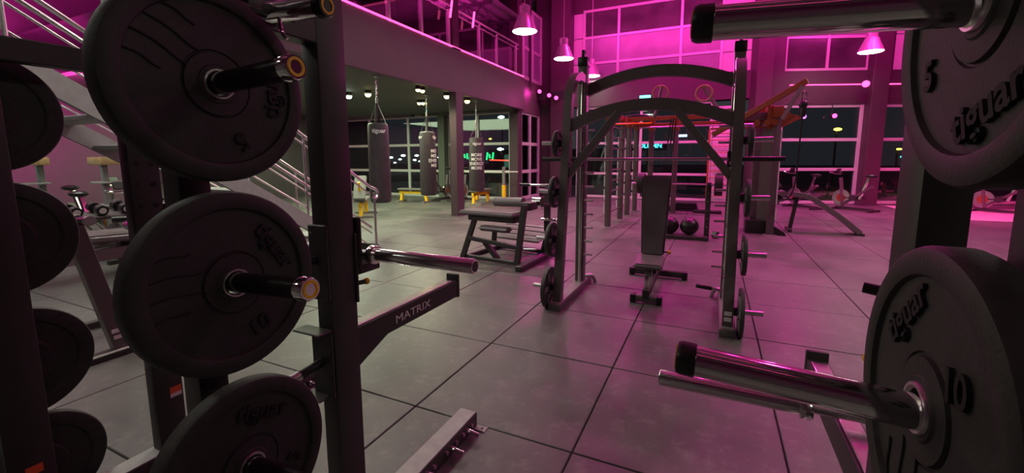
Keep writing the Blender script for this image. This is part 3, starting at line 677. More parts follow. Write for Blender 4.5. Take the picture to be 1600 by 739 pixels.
for x, y in MP:
    p = part(rg, 'post', MB().box((x, y, 1.16), (.13, .13, 2.32), bevel=.008), 'frame2'); part(p, 'orange_bracket', MB().box((x, y, 2.50), (.16, .16, .40), bevel=.01), 'orange')
for (x, y), (x2, y2) in zip(LP, LP[1:]): part(rg, 'top_beam', MB().beam((x, y, 2.50), (x2, y2, 2.50), .09, .12), 'orange')
part(rg, 'top_beam', MB().beam((.95, 9.9, 2.50), (.95, 12.8, 2.50), .09, .12), 'orange')
part(rg, 'top_beam', MB().beam((-2.04, 12.8, 2.46), (.95, 12.8, 2.46), .09, .10), 'orange')
part(rg, 'top_beam', MB().beam((-2.08, 11.4, 2.52), (.95, 11.4, 2.52), .09, .10), 'orange')
part(rg, 'wide_beam', MB().beam((.1, 10.0, 2.36), (1.0, 10.0, 2.36), .09, .16), 'frame2')
for z in (2.26, 2.15): part(rg, 'pull_up_bar', MB().cyl((-.1, 10.1, z), (1.02, 10.0, z), .02, n=10), 'orange')
part(rg, 'pull_up_bar', MB().cyl((-2.1, 9.6, 2.28), (MP[0][0], 12.8, 2.52), .022, n=10), 'yellow')
part(rg, 'pull_up_bar', MB().cyl((-1.9, 12.2, 2.36), (.9, 12.2, 2.36), .02, n=10), 'steel')
part(rg, 'gusset', MB().prism([(0, 0), (.30, .22), (0, .42), (-.18, .42), (-.18, 0)], (1.08, 9.86, 2.10), (1, 0, 0), (0, 0, 1), .03), 'orange')
part(rg, 'gusset', MB().prism([(0, 0), (.42, .22), (0, .36)], (1.15, 10.3, 2.12), (1, 0, 0), (0, 0, 1), .03), 'orange')
for dx in (-.18, .0, .12): part(rg, 'connector_disc', MB().cyl((.9+dx, 9.74, 2.22), (.9+dx, 9.78, 2.22), .06, n=16), 'orange')
bm_ = part(rg, 'boom_arm', MB().beam((-.05, 10.0, 2.02), P(1262, 126, Y=9.5), .08, .10), 'orange')
part(bm_, 'boom_strut', MB().beam(P(1222, 186, Y=9.6), P(1254, 134, Y=9.5), .05, .06), 'grey')
rp = P(1255, 165, Y=9.5)
hk = part(bm_, 'carabiner', MB().path([V((rp.x+.035*math.cos(a), 9.5, rp.z+.17+.09*math.sin(a))) for a in [2*PI*i/16 for i in range(16)]], .011, 8, closed=True), 'chrome')
part(bm_, 'rope_swivel', MB().ball((rp.x, 9.5, rp.z+.02), .07, sz=1.2, n=14).cyl((rp.x, 9.5, rp.z-.02), (rp.x, 9.5, rp.z-.20), .05, n=14), 'plastic')
part(bm_, 'hanging_rope', MB().path(smooth([(rp.x, 9.5, rp.z-.2), (rp.x-.01, 9.5, 1.6), (rp.x-.02, 9.5, .98), (rp.x-.12, 9.55, .75), (rp.x-.25, 9.7, .70)], 2), .014, 8), 'plastic')
for xp, c in ((1032, -1), (1100, 1)):
    q = P(xp, 146, Y=9.9)
    part(rg, 'ring_arm', MB().beam((q.x-.02*c, 9.95, q.z+.16), (q.x+(.35 if c > 0 else -.15), 10.3, 2.45), .05, .07), 'grey')
    ring = MB().path([V((q.x+.155*math.cos(a), 9.88, q.z+.155*math.sin(a))) for a in [2*PI*i/28 for i in range(28)]], .02, 10, closed=True)
    solo('gymnastic_ring', ring, 'wood', 'wooden gym ring hanging %s above the rig' % ('left of centre' if c < 0 else 'right of centre'), 'gym ring', (q.x, 9.88, q.z), 'gym rings on the rig')
tr_ = part(rg, 'rope_anchor', MB().lathe([(.32, 0), (.34, .02), (.34, .06), (.30, .08)], (MP[0][0]-.35, 12.3, 2.62), (0, 0, 1), 24), 'plastic')
for k in range(3):
    xx = -1.0+k*.06
    part(rg, 'suspension_strap', MB().beam((xx, 11.3, 2.5), (xx-.05, 11.25, 1.9-.1*k), .03, .008), 'plastic')

# ================================================================== SQUAT STAND, SHORT BARBELL, BALLS, STEPS
ss = thing('squat_stand', 'black squat stand holding a short barbell behind the bench', 'squat stand', (-.55, 8.8, 0))
for x in (-.06, -1.10):
    p = part(ss, 'upright', MB().box((x, 8.8, .55), (.09, .09, 1.08), bevel=.006), 'frame')
    for k in range(5): part(p, 'adjustment_hole', MB().cyl((x, 8.752, .25+k*.16), (x, 8.757, .25+k*.16), .012, n=8), 'steel')
    part(ss, 'base_bar', MB().beam((x, 8.55, .05), (x, 9.2, .05), .08, .07), 'frame')
    part(ss, 'hook', MB().box((x, 8.74, 1.02), (.07, .10, .03), bevel=.005).box((x, 8.69, 1.05), (.07, .02, .08), bevel=.005), 'frame')
part(ss, 'cross_tube', MB().beam((-1.1, 8.62, .05), (-.06, 8.62, .05), .06, .06), 'frame')
bb = thing('short_barbell', 'short straight barbell lying on the squat stand', 'barbell', (-.55, 8.735, 1.052))
part(bb, 'shaft', MB().cyl((-1.45, 8.735, 1.052), (.35, 8.735, 1.052), .0155, n=12), 'steel')
for x, n_ in ((.04, 'right'), (-1.27, 'left')):
    pl = MB().lathe([(.02, -.07), (.19, -.07), (.20, -.06), (.20, .06), (.19, .07), (.02, .07), (.02, -.07)], (x+(.06 if x > 0 else 0), 8.735, 1.05), (1, 0, 0), 32, caps=False)
    solo('thick_plate', pl, 'rubber', 'thick black rubber plate on the %s end of the short barbell' % n_, 'weight plate', (x+(.06 if x > 0 else 0), 8.735, 1.05), 'plates on the short barbell')
for x, lb in ((-.38, 'shiny black medicine ball, the one nearer the squat stand'), (-.75, 'shiny black medicine ball half hidden behind the bench')):
    b = thing('medicine_ball', lb, 'medicine ball', (x, 9.2, 0), 'medicine balls behind the bench')
    part(b, 'ball', MB().ball((x, 9.2, .185), .175, n=28), 'plastic'); part(b, 'seam', MB().path([V((x+.176*math.cos(a), 9.2+.176*math.sin(a)*.5, .185+.176*math.sin(a)*.866)) for a in [2*PI*i/32 for i in range(32)]], .0035, 6, closed=True), 'grey')
hex_ = thing('hex_dumbbell', 'pair ended black dumbbell lying at the foot of the squat stand', 'dumbbell', (.2, 8.95, 0))
part(hex_, 'handle', MB().cyl((.13, 9.0, .075), (.31, 8.9, .075), .016, n=10), 'steel')
for q in ((.10, 9.02), (.34, 8.88)): part(hex_, 'head', MB().cyl((q[0]-.04, q[1]+.022, .075), (q[0]+.04, q[1]-.022, .075), .07, n=6), 'plastic')
def step(x, y, n, label):
    s = thing('step_platform', label, 'step', (x, y, 0), 'aerobic steps stacked by the back window')
    for k in range(n): part(s, 'tier', MB().box((x, y, .045+k*.085), (.72-.05*k, .34, .08), bevel=.02), 'plastic')
step(P(1070, 330, Z=0).x, 13.4, 3, 'taller black stack of aerobic steps by the back window')
step(P(1092, 331, Z=0).x+.22, 13.1, 1, 'single low black aerobic step beside the taller stack')
step(P(1046, 331, Z=0).x-.30, 13.2, 2, 'small black step stack half hidden behind the bench pad')
# wall bars by the light cladding
wbx = P(1128, 250, Y=16.1).x
wl = thing('wall_bars', 'orange framed wall bar ladder in front of the light cladding', 'wall bars', (wbx, 16.2, 0))
for dx in (-.42, .42): part(wl, 'side_post', MB().box((wbx+dx, 16.25, 1.25), (.06, .12, 2.5), bevel=.008), 'orange')
for k in range(11): part(wl, 'rung', MB().cyl((wbx-.42, 16.2, .25+k*.21), (wbx+.42, 16.2, .25+k*.21), .02, n=10), 'wood')

# ================================================================== SIT-UP BENCH right
su = thing('sit_up_bench', 'curved black sit-up bench sloping down to the floor at right', 'weight bench', (2.0, 10.6, 0))
pts = [P(1238, 303, Y=10.6), P(1262, 306, Y=10.6), P(1290, 324, Y=10.6), P(1318, 344, Y=10.6), P(1341, 363, Y=10.6)]
pts = smooth(pts, 2)
part(su, 'curved_pad', MB().path(pts, 0, rect=(.34, .085), upv=(0, 1, 0)) if False else MB().path(pts, 0, rect=(.34, .09)), 'vinyl')
part(su, 'pad_edge', MB().path([p+V((0, -.16, .05)) for p in pts], .012, 6), 'grey')
part(su, 'front_post', MB().beam((1.52, 10.6, .03), (1.62, 10.6, .78), .07, .07, (0, 1, 0)), 'frame')
part(su, 'front_foot', MB().beam((1.50, 10.35, .04), (1.50, 10.85, .04), .07, .07), 'frame')
part(su, 'rear_foot', MB().beam((2.72, 10.40, .03), (2.72, 10.80, .03), .06, .06), 'frame')
part(su, 'foot_frame', MB().path(smooth([(1.60, 10.6, .70), (1.36, 10.6, .66), (1.18, 10.6, .80), (1.20, 10.6, .98)], 2), .03, 10), 'frame')
for z, x in ((.80, 1.34), (.62, 1.22), (.98, 1.22)): part(su, 'ankle_roller', MB().cyl((x, 10.38, z), (x, 10.82, z), .06, n=18), 'vinyl')

# ================================================================== PUNCHING BAGS
def punching_bag(x, y, r, z0, z1, label, prints, face):
    b = thing('punching_bag', label, 'punching bag', (x, y, z0), 'punching bags under the mezzanine')
    pr = [(r*.2, z0), (r*.86, z0+.01), (r*.97, z0+.05), (r*1.0, z0+.12), (r*.985, (z0+z1)/2), (r*.94, z1-.10), (r*.90, z1-.04), (r*.72, z1-.01), (r*.2, z1)]
    part(b, 'body', MB().lathe(pr, (x, y, 0), (0, 0, 1), 36), 'bag')
    zt = z1+.42
    for k in range(4):
        a = k*PI/2+.5
        part(b, 'strap', MB().beam((x+r*.8*math.cos(a), y+r*.8*math.sin(a), z1-.04), (x, y, zt), .045, .008), 'bag')
    part(b, 'swivel', MB().cyl((x, y, zt-.02), (x, y, zt+.10), .025, n=12), 'steel')
    n = int((3.26-zt-.1)/.05)
    for k in range(n):
        z = zt+.10+.05*k+.02
        ax = V((1, 0, 0)) if k % 2 else V((0, 1, 0))
        part(b, 'chain_link', MB().path([V((x, y, z))+ax*(.014*math.cos(t))+V((0, 0, .034*math.sin(t))) for t in [2*PI*i/10 for i in range(10)]], .006, 6, closed=True), 'chrome')
    part(b, 'ceiling_mount', MB().box((x, y, 3.245), (.12, .12, .02), bevel=.003, seg=1), 'steel')
    f = math.radians(face)
    for s, size, z, da in prints:
        a = f+da; nrm = V((math.cos(a), math.sin(a), 0)); axv = V((-nrm.y, nrm.x, 0))
        me = textmesh(s, size, .004, .002); o = V((0, 0, 0))
        # bend the print round the bag
        for v in me.vertices:
            t = a+v.co.x/(r*1.0); v.co = V((math.cos(t)*(r*1.0+v.co.z+.001), math.sin(t)*(r*1.0+v.co.z+.001), v.co.y+z-z0))
        put('print', me, 'white', b)
    return b
def toward(x, y): return math.degrees(math.atan2(-y, -x))
punching_bag(-6.48, 7.15, .225, .60, 2.30, 'maroon black punching bag, leftmost of three under the mezzanine', [('tiguar', .125, 2.12, .08)], toward(-6.48, 7.15))
punching_bag(-7.15, 9.80, .225, .52, 2.28, 'maroon black punching bag, middle one of three under the mezzanine', [('tiguar', .12, 2.12, -1.25), ('tiguar', .12, 2.12, 1.3), ('MORE\nMOVE\nENERGY\nMORE', .13, 1.55, 1.15)], toward(-7.15, 9.8))
punching_bag(-6.55, 11.45, .235, .55, 2.18, 'maroon black punching bag, rightmost of three beside the post', [('tiguar', .12, 1.98, .1), ('MORE\nMOVE\nENERGY\nMORE', .13, 1.45, .0)], toward(-6.55, 11.45))

# ================================================================== BENCHES WITH YELLOW FRAMES
def yellow_bench(x, y, rz, label, back=False, rack=False):
    b = thing('yellow_bench', label, 'weight bench', (0, 0, 0), 'yellow framed benches by the windows')
    part(b, 'seat_pad', taper(1.15, 1.15, .07, .30, Matrix.Translation((0, 0, .47)), .02), 'vinylg')
    part(b, 'frame_beam', MB().beam((-.55, 0, .36), (.55, 0, .36), .09, .09), 'yellow')
    for xx in (-.5, .5):
        part(b, 'leg', MB().beam((xx, 0, .05), (xx*.9, 0, .38), .08, .09), 'yellow'); part(b, 'foot', MB().beam((xx, -.3, .04), (xx, .3, .04), .07, .07), 'grey')
    if back:
        part(b, 'back_pad', taper(.30, .30, .75, .07, Matrix.Translation((-.45, 0, .80)) @ RZ(PI/2) @ RX(math.radians(38)), .02), 'vinylg'); part(b, 'back_support', MB().beam((-.40, 0, .38), (-.62, 0, .95), .06, .06), 'yellow')
    if rack:
        for yy in (-.55, .55):
            part(b, 'rack_post', MB().beam((.68, yy, .04), (.68, yy, 1.25), .08, .10), 'grey'); part(b, 'post_sleeve', MB().box((.68, yy, .34), (.10, .12, .55), bevel=.006, seg=1), 'yellow')
        part(b, 'rack_bar', MB().cyl((.66, -1.1, 1.08), (.66, 1.1, 1.08), .02, n=10), 'white')
    b.location = (x, y, 0); b.rotation_euler.z = rz; return b
yellow_bench(-8.55, 8.75, 2.2, 'yellow framed bench with raised light back pad behind the stair railing', back=True)
yellow_bench(-9.55, 12.2, 0.15, 'low yellow framed flat bench behind the middle punching bag')
yellow_bench(-7.15, 12.75, PI/2, 'yellow framed bench with white racked bar by the rightmost punching bag', rack=True)
# ================================================================== STUDIO BIKES
def spin_bike(name='spin_bike'):
    b = thing(name, 'x', 'exercise bike', (0, 0, 0))
    for xx in (-.5, .5): part(b, 'foot', MB().beam((xx, -.26, .04), (xx, .26, .04), .07, .06), 'frame')
    part(b, 'base_beam', MB().beam((-.5, 0, .07), (.5, 0, .07), .06, .07), 'frame')
    part(b, 'main_tube', MB().beam((-.42, 0, .72), (.30, 0, .18), .06, .10, (0, 1, 0)), 'frame2')
    part(b, 'front_tube', MB().beam((.30, 0, .12), (.42, 0, .95), .06, .09, (0, 1, 0)), 'frame2')
    part(b, 'seat_tube', MB().beam((-.12, 0, .35), (-.32, 0, .98), .05, .06, (0, 1, 0)), 'chrome')
    part(b, 'saddle', MB().ball((-.36, 0, 1.02), .13, 1.2, .8, .4, 14), 'plastic')
    fl = part(b, 'flywheel', MB().cyl((.36, -.02, .36), (.36, .02, .36), .24, n=28), 'steel'); part(fl, 'flywheel_cover', MB().cyl((.36, -.03, .36), (.36, .03, .36), .12, n=20), 'orange')
    h = part(b, 'handlebar', MB().path(smooth([(.62, -.2, 1.12), (.50, -.2, 1.08), (.44, 0, 1.05), (.50, .2, 1.08), (.62, .2, 1.12)], 2), .02, 8), 'chrome'); part(h, 'console', MB().box((.50, 0, 1.16), (.03, .18, .12), RY(-.4), .01, 1), 'plastic')
    part(b, 'crank', MB().cyl((.02, -.1, .38), (.02, .1, .38), .09, n=18), 'frame')
    for s in (-1, 1): part(b, 'pedal', MB().box((.02+.14*s, .14*s, .38), (.10, .09, .03), bevel=.006, seg=1), 'plastic')
    return b
bk = spin_bike()
def bike(i, x, y, rz, label, group):
    if i == 0: o = bk; o.location = (x, y, 0); o.rotation_euler.z = rz; o['label'] = label; o['group'] = group
    else: o = dup(bk, (x, y, 0), rz, label, group)
q1, q2 = P(1318, 322, Z=0), P(1265, 318, Z=0)
bike(0, 3.75, 15.4, 2.4, 'studio bike with bright handlebar by the column at right', 'studio bikes at the windows')
bike(1, 2.55, 15.6, 2.2, 'studio bike behind the high end of the sit-up bench', 'studio bikes at the windows')
bike(2, -9.1, 13.25, 1.57, 'studio bike in front of the window between the left and middle bags', 'studio bikes at the windows')
bike(3, -8.35, 13.35, 1.6, 'studio bike in front of the window right of the middle punching bag', 'studio bikes at the windows')
bike(5, 5.6, 15.9, 2.6, 'studio bike on the red lit floor right of the column', 'studio bikes at the windows')
for k, (x, y, rz, lb) in enumerate([(-8.6, 2.0, .3, 'studio bike seen under the stairs nearest the left picture edge'), (-8.5, 3.2, .2, 'studio bike seen under the stairs beside the numbered upright'), (-10.6, 3.9, .4, 'farthest studio bike seen under the stairs')]):
    bike(6+k, x, y, rz, lb, 'studio bikes under the stairs')
for k in range(4):
    p = V((7.2+k*1.2, 16.3-.25*k, 0))
    bike(9, p.x, p.y, 2.4, ['leftmost', 'second', 'third', 'rightmost'][k]+' of the red lit studio bikes past the right plates', 'studio bikes in the red light')
# red-lit lighter floor zone at right
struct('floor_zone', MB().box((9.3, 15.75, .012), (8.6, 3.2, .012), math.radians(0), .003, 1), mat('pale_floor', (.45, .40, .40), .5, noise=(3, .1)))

# ================================================================== LEFT MACHINE beyond the left rack
lm = thing('bench_press', 'dark press bench with slanted leg and white stickers beyond the left rack', 'exercise machine', (-4.2, 1.5, 0))
part(lm, 'base_rail', MB().beam((-4.2, .6, .035), (-4.2, 2.6, .035), .08, .07, bevel=.01), 'frame')
part(lm, 'rail_edge', MB().cyl((-4.155, .62, .062), (-4.155, 2.58, .062), .010, n=8), 'steel')
part(lm, 'slanted_leg', MB().beam((-4.22, 1.63, .05), (-4.22, 1.42, 1.14), .08, .11, (0, 1, 0)), 'frame2')
for z in (.215, .165): part(lm, 'warning_sticker', MB().box((-4.176, 1.61-(z-.19)*.19, z), (.004, .085, .03)), 'label', 'white sticker')
pg = part(lm, 'plate_peg', MB().cyl((-4.20, 1.45, 1.10), (-3.98, 1.44, 1.12), .03, n=16), 'chromeshade'); part(pg, 'peg_tip', MB().cyl((-3.98, 1.44, 1.12), (-3.95, 1.44, 1.12), .034, n=16), 'steel')
part(lm, 'cross_panel', MB().beam((-4.7, .5, .74), (-4.7, 2.2, .74), .05, .10), 'grey')
part(lm, 'seat_pad', taper(.50, .50, .07, .75, Matrix.Translation((-4.9, 2.05, .86)) @ RX(-.05), .02), 'vinylg')
part(lm, 'seat_post', MB().beam((-4.9, 2.0, .05), (-4.9, 2.0, .84), .08, .08), 'frame')
part(lm, 'rear_rail', MB().beam((-5.1, .6, .035), (-5.1, 2.6, .035), .08, .07), 'frame')
part(lm, 'cross_tube', MB().beam((-5.1, 2.0, .035), (-4.2, 2.0, .035), .07, .06), 'frame')
part(lm, 'press_arm', MB().cyl((-4.8, 1.9, 1.02), (-4.5, 2.35, 1.02), .03, n=14), 'plastic')
part(lm, 'arm_grip', MB().cyl((-4.5, 2.35, 1.02), (-4.42, 2.47, 1.02), .034, n=14), 'steel')
# dumbbell rack under the stairs
dr = thing('dumbbell_rack', 'two tier dumbbell rack under the stairs behind the far uprights', 'dumbbell rack', (-7.5, 3.1, 0))
for z in (.42, .80): part(dr, 'shelf', MB().box((-7.5, 3.1, z), (.36, 2.0, .04), RY(.15), .006, 1), 'frame2')
for y in (2.12, 4.08): part(dr, 'side_frame', MB().beam((-7.42, y, 0), (-7.58, y, .95), .08, .06, (0, 1, 0)), 'frame2')
DB = None
for t_, z in enumerate((.42, .80)):
    for k in range(7):
        y = 2.3+k*.26; lb = '%s dumbbell from the left on the %s tier of the rack under the stairs' % (['first', 'second', 'third', 'fourth', 'fifth', 'sixth', 'seventh'][k], ['lower', 'upper'][t_])
        if DB is None:
            DB = thing('dumbbell', lb, 'dumbbell', (0, 0, 0), 'dumbbells under the stairs')
            part(DB, 'handle', MB().cyl((-.08, 0, 0), (.08, 0, 0), .016, n=10), 'chrome')
            for sx in (-1, 1): part(DB, 'head', MB().cyl((sx*.06, 0, 0), (sx*.15, 0, 0), .068, n=14), 'plastic'); part(DB, 'head_ring', MB().cyl((sx*.15, 0, 0), (sx*.156, 0, 0), .04, n=14), 'chrome')
            d_ = DB
        else: d_ = dup(DB, (0, 0, 0), None, lb)
        d_.location = (-7.5, y, z+.09); d_.rotation_euler.y = .15
# wooden-topped tables and mint screen under the stairs
for k, (x, y, lb) in enumerate([(-10.3, 2.75, 'pale wood topped table on grey posts at far left under the stairs'), (-9.6, 4.15, 'pale wood topped table on grey posts beside the numbered upright'), (-9.6, 5.4, 'pale wood topped table on grey posts behind the middle plates')]):
    t = thing('wood_table', lb, 'table', (x, y, 0), 'wood topped tables under the stairs')
    part(t, 'top', MB().box((x, y, 1.52), (.5, 1.0, .13), bevel=.01), 'wood')
    for dy in (-.42, .42): part(t, 'leg', MB().box((x+.1, y+dy, .73), (.08, .08, 1.46), bevel=.006, seg=1), 'grey')
    part(t, 'shelf', MB().box((x, y, 1.15), (.45, 1.0, .03), bevel=.004, seg=1), 'rail'); part(t, 'shelf', MB().box((x, y, .75), (.45, 1.0, .03), bevel=.004, seg=1), 'rail')
sc = thing('screen', 'mint green glowing screen at the left edge', 'screen', (-12.5, 2.35, .9))
part(sc, 'casing', MB().box((-12.55, 2.35, 1.35), (.06, 1.5, .95), bevel=.01), 'plastic'); part(sc, 'display', MB().box((-12.515, 2.35, 1.35), (.01, 1.4, .85)), 'gl_mint'); part(sc, 'stand', MB().box((-12.55, 2.35, .45), (.08, .1, .9), bevel=.006, seg=1), 'plastic')

# ================================================================== MEZZANINE CARDIO MACHINES
for k, (y, x, lb) in enumerate([(11.6, -8.9, 'elliptical trainer behind the mezzanine railing, leftmost'), (13.1, -9.2, 'elliptical trainer behind the mezzanine railing, just left of the column'), (12.65, -7.3, 'elliptical trainer behind the mezzanine railing right of the column'), (13.45, -7.3, 'elliptical trainer at the far end of the mezzanine')]):
    e = thing('elliptical', lb, 'elliptical trainer', (x, y, 4.35), 'cardio machines on the mezzanine')
    part(e, 'base', MB().box((x, y, 4.42), (1.5, .5, .14), bevel=.03), 'dark'); part(e, 'flywheel_housing', MB().cyl((x-.45, y-.15, 4.8), (x-.45, y+.15, 4.8), .36, n=24), 'dark')
    part(e, 'mast', MB().beam((x+.35, y, 4.42), (x+.45, y, 5.75), .10, .12), 'dark'); part(e, 'console', MB().box((x+.42, y, 5.8), (.06, .5, .35), RY(.35), .02), 'plastic')
    for s in (-1, 1):
        part(e, 'arm', MB().path(smooth([(x+.1, y+.3*s, 4.7), (x+.25, y+.3*s, 5.3), (x+.15, y+.28*s, 5.75)], 2), .03, 8), 'grey')
# led tubes hung on the mezzanine railing
for y, z, lb in ((10.55, 5.25, 'slanted violet pink led tube near the mezzanine column'), (9.45, 5.2, 'short pink led tube left of the mezzanine column')):
    t = thing('led_tube', lb, 'led tube', (XM+.12, y, z)); part(t, 'tube', MB().cyl((XM+.12, y-.04, z-.2), (XM+.12, y+.06, z+.22), .028, n=12), 'gl_pink'); part(t, 'end_clip', MB().box((XM+.025, y, 5.24), (.19, .03, .03), bevel=.004, seg=1), 'dark')

# ================================================================== LAMPS
def pendant(x, y, z, label, energy, group='white pendant lamps of the hall'):
    p = thing('pendant_lamp', label, 'pendant lamp', (x, y, z), group)
    part(p, 'shade', MB().lathe([(.30, 0), (.305, .01), (.20, .26), (.165, .36), (.13, .40), (.13, .58), (.10, .60), (.02, .60)], (x, y, z), (0, 0, 1), 32, caps=False), 'lampw')
    part(p, 'diffuser', MB().lathe([(.29, .012), (.27, -.01), (.1, -.015)], (x, y, z), (0, 0, 1), 32), 'gl_lamp')
    part(p, 'cable', MB().cyl((x, y, z+.6), (x, y, 7.7), .012, n=6), 'lampw')
    l = lamp('pendant_light', 'SPOT', (x, y, z-.05), energy, COOL, (x, y, 0), spot_size=2.0, spot_blend=.7, shadow_soft_size=.25)
    l.parent = p; l.location = (0, 0, -.05)
    return p
EN = 200
pendant(-4.33, 10.0, 4.60, 'white glowing pendant lamp nearest the mezzanine, left of the pendant row', EN)
pendant(-4.33, 13.0, 4.56, 'white glowing pendant lamp, second of the receding row', EN*.5)
pendant(-4.22, 15.9, 4.52, 'white glowing pendant lamp, small and farthest, above the smith machine', EN*.2)
pendant(3.85, 15.7, 4.50, 'white glowing pendant lamp in front of the right upper window', EN*.2)
pendant(3.75, 12.9, 4.58, 'pendant lamp half hidden by the upper right plate', EN*.3)
for x, y, e, lb in ((-4.33, 7.0, 1.2, 'pendant lamp above the leg machine, out of the picture'), (-4.33, 4.0, 1.2, 'pendant lamp above the stair foot, out of the picture'), (3.75, 9.9, .55, 'pendant lamp above the sit-up bench, out of the picture'), (3.75, 6.9, .9, 'pendant lamp right of the smith machine, out of the picture'),
        (3.75, 3.9, 1.2, 'added pendant lamp right of the right rack, out of the picture'), (3.75, .9, 1.0, 'added pendant lamp beside the camera at right, out of the picture'), (-4.33, 1.0, .6, 'added pendant lamp above the press bench, out of the picture'), (-4.33, -2.0, 1.0, 'added pendant lamp behind the camera at left, out of the picture'), (3.75, -2.1, 1.3, 'added pendant lamp behind the camera at right, out of the picture')):  # unseen pendants beside and behind the camera, added as front fill
    pendant(x, y, 4.58, lb, EN*e)
def spot(x, y, z, label, m, group, energy=0, color=WARM, target=None, r=.05, housing='dark', face=(0, 0, -1), rod=0, **kw):
    s = thing('spotlight', label, 'spotlight', (x, y, z), group); f = V(face).normalized(); c = V((x, y, z))
    hl = kw.get('short', .14); part(s, 'housing', MB().cyl(c-f*hl, c, r*1.1, n=18), housing); part(s, 'lens', MB().lathe([(r, -.01), (r*.97, r*.3), (r*.8, r*.65), (r*.45, r*.92), (r*.1, r)], c, f, 18), m)
    part(s, 'bracket', MB().box(c-f*(hl+.005)+V((0, 0, .02)), (.05, .05, .06), bevel=.004, seg=1), housing)
    if rod: part(s, 'drop_rod', MB().cyl(c-f*.14, c-f*.14+V((0, 0, rod-z)), .012, n=8), housing)
    if energy:
        l = lamp('spot_light', 'SPOT', (x, y, z), energy, color, target or (c+f), spot_size=kw.get('size', 2.4), spot_blend=.6, shadow_soft_size=.08)
        l.parent = s; l.location = f*.03
        l.rotation_euler = (V(target)-c if target is not None else f).to_track_quat('-Z', 'Y').to_euler()
g = 'warm ceiling spots under the mezzanine'
UL = [((545, 150), 'gl_big', 'dazzling white ceiling spot beside the rack upright', 260, (.85, 1, .85)), ((575, 147), 'gl_spot', 'warm ceiling spot above the leftmost punching bag', 0, WARM), ((653, 136), 'gl_spot', 'warm ceiling spot, left one of the upper pair by the middle bag chain', 0, WARM),
      ((660, 139), 'gl_spot', 'warm ceiling spot, right one of the upper pair by the middle bag chain', 170, WARM), ((655, 161), 'gl_spot', 'warm ceiling spot, left one of the lower pair by the middle bag', 0, WARM), ((661, 161), 'gl_spot', 'warm ceiling spot, right one of the lower pair by the middle bag', 190, WARM),
      ((698, 150), 'gl_spot', 'warm ceiling spot just left of the post', 0, WARM), ((730, 156), 'gl_spot', 'warm ceiling spot above the rightmost punching bag', 170, WARM)]
for (px, py), m, lb, e, c in UL:
    q = P(px, py, Z=3.17)
    if q.x > -6.42: q = P(px, py, X=-6.45)
    spot(q.x, q.y, min(q.z, 3.17), lb, m, g, e, c, r=.055 if 640 < px < 670 else .075, size=2.7, short=.09)
lamp('fill_light', 'AREA', (-10.5, 9, 3.2), 330, (.80, 1, .60), (-10.5, 9, 0), shape='RECTANGLE', size=6, size_y=6)
lamp('fill_light', 'AREA', (-9.0, 2.0, 4.6), 140, (.92, 1, .86), (-8.5, 2.0, 0), shape='RECTANGLE', size=4, size_y=4)  # unseen light added to brighten the area under the stairs, no fixture
struct('trim_2', MB().box((-5.85, 15.945, P(858, 149, Y=15.79).z), (1.2, .03, .30), bevel=.005, seg=1), 'dark')
g = 'pink spots on the corner column'
for k, (px, py) in enumerate(((843, 143), (858, 149), (869, 153))):
    q = P(px, py, Y=15.79); d = V((.25, -1, -.12))
    spot(q.x, q.y, q.z, ['leftmost', 'middle', 'rightmost'][k]+' of three dazzling pink spots on the corner column', 'gl_pink2', g, 320 if k != 1 else 0, PINK, V((0, 6, 0)), r=.075, face=d, size=1.9)
g = 'small pink and violet lights by the right windows'
q = P(1353, 131, Y=16.9); spot(q.x, q.y, q.z, 'pink floodlight on the beam beside the right column', 'gl_pink2', g, 200, PINK, V((1.5, 9, 0)), r=.10, face=(-.3, -1, -.3), size=1.9)
for (px, py), m, lb in (((1304, 181), 'gl_pink2', 'small pink light in the right window'), ((1359, 177), 'gl_pink2', 'small pink light right of the column'), ((1237, 184), 'gl_pink2', 'small pink light left of the hanging rope'), ((1256, 182), 'gl_viol', 'small violet light beside the hanging rope')):
    q = P(px, py, Y=16.6)
    for _ in range(6): q = P(px, py, Y=A0.y+(q.x-A0.x)*math.tan(math.radians(22))-.22)
    spot(q.x, q.y, q.z, lb, m, g, r=.07, face=(.37, -1, -.1), rod=3.3)
def sign(x, y, z, w, h, m, label, body=None):
    s = thing('exit_sign', label, 'sign', (x, y, z)); part(s, 'box', MB().box((x, y+.03, z), (w, .06, h), bevel=.01, seg=1), 'dark'); part(s, 'lit_face', MB().box((x, y-.004, z), (w*.92, .01, h*.7)), m); return s
q = P(1008, 151, Y=16.44); sign(q.x, q.y, q.z, .42, .13, 'gl_cyan', 'cyan lit exit sign on the bulkhead above the smith machine arch')
q = P(1067, 212, Y=16.53); sg = sign(q.x, q.y, q.z, .30, .11, 'gl_blue', 'small blue lit sign under the bulkhead')
for dx in (-.1, .1): part(sg, 'hanger', MB().cyl((q.x+dx, q.y+.03, q.z), (q.x+dx, q.y+.03, 3.52), .008, n=8), 'dark')

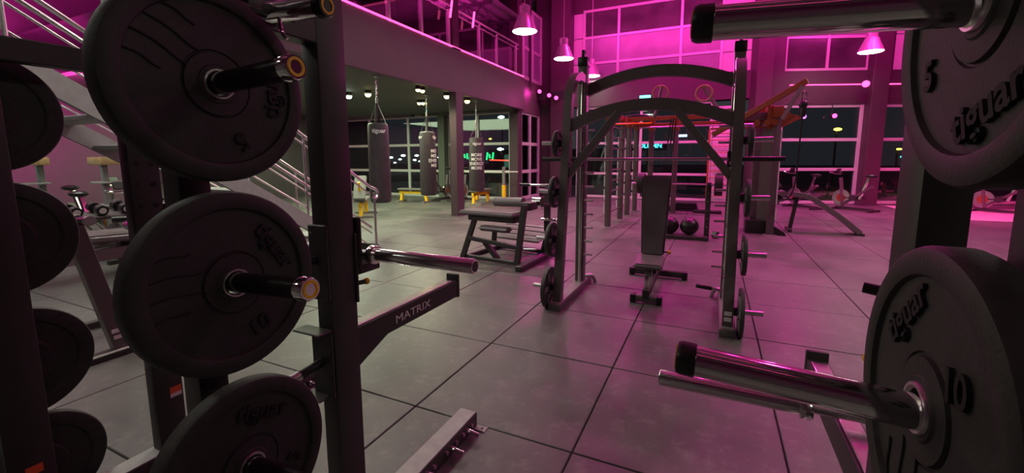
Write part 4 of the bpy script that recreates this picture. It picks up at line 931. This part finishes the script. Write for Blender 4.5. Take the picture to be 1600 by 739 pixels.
# ================================================================== OUTSIDE, night
struct('ground', MB().box((0, 70, -.4), (260, 110, .1)), 'asphalt')
struct('ground_verge', MB().box((-10, 24, -.32), (60, 9, .1)), 'grass')
def street_light(px, py, Y, m, r, label, group):
    c = P(px, py, Y=Y); s = thing('street_light', label, 'street light', (c.x, c.y, -.35), group)
    part(s, 'lens', MB().ball(c, r*.7, 1.5, 1, .6, 10), m); part(s, 'pole', MB().cyl((c.x, c.y+.25, -.35), (c.x, c.y+.25, c.z+.1), .06, n=8), 'dark')
gw = 'distant white lights outside the left windows'
ORD = ['first', 'second', 'third', 'fourth', 'fifth', 'sixth', 'seventh', 'eighth', 'ninth', 'tenth', 'eleventh', 'twelfth', 'thirteenth']
for i_, (px, py, Y, r) in enumerate(sorted(((558, 232, 46, .26), (568, 249, 44, .3), (611, 246, 45, .3), (625, 249, 50, .25), (630, 243, 48, .35), (648, 250, 46, .25), (651, 243, 48, .3), (656, 252, 50, .22), (686, 246, 46, .24), (692, 242, 48, .28), (617, 254, 44, .2), (560, 258, 40, .25), (600, 252, 44, .22)))):
    street_light(px, py, Y, 'gl_white', r, 'distant white light, '+ORD[i_]+' from the left in the night outside the left windows', gw)
street_light(783, 183, 40, 'gl_white', .35, 'tall lone lamp high in the window right of the post', 'lone lamps outside'); street_light(782, 233, 46, 'gl_white', .4, 'bright white lamp at mid height in the window right of the post', 'lone lamps outside'); street_light(766, 217, 46, 'gl_yel', .18, 'tiny amber lamp in the window right of the post', 'lone lamps outside')
street_light(1309, 202, 34, 'gl_yel', .22, 'yellow street light outside the right window', 'lone lamps outside'); street_light(1413, 245, 34, 'gl_cyan', .2, 'bluish lamp outside beside the upper right plate', 'lone lamps outside'); street_light(1405, 233, 36, 'gl_yel', .14, 'dim yellow lamp outside beside the upper right plate', 'lone lamps outside')
fb = thing('far_building', 'dark far building with a green glowing sign seen through the windows', 'building', (-20, 55, -.35))
part(fb, 'block', MB().box((-21, 56, 1.2), (16, 4, 3.0)), 'dark')
for px in (722, 726, 730, 734, 761, 765, 770):
    q = P(px, 244, Y=53.9); part(fb, 'lit_glyph', MB().box(q, (.22, .06, .55+.25*((px*7) % 3)), RY(.15*((px % 3)-1))), 'gl_green')
a, b = P(765, 250, Y=40), P(806, 251, Y=40)
nl = thing('neon_line', 'long red glowing line outside behind the rightmost bag', 'neon light', ((a.x+b.x)/2, 40, -.35))
part(nl, 'tube', MB().beam(a, b, .10, .14, bevel=0), 'gl_red')
for e in (a, b): part(nl, 'support', MB().beam(e, V((e.x, e.y, -.35)), .06, .06, bevel=0), 'dark')
q = P(1012, 228, Y=30); ns = thing('neon_sign', 'cyan neon lettering outside behind the training rig', 'sign', (q.x, 30.2, -.35))
part(ns, 'board', MB().box((q.x, 30.15, q.z), (2.4, .08, .6)), 'dark'); part(ns, 'post', MB().box((q.x, 30.2, (q.z-.35)/2), (.15, .1, q.z+.35)), 'dark'); text(ns, 'COLUMN', .42, (q.x, 30.08, q.z), (1, 0, 0), (0, 0, 1), 'gl_cyan', .02, .01)
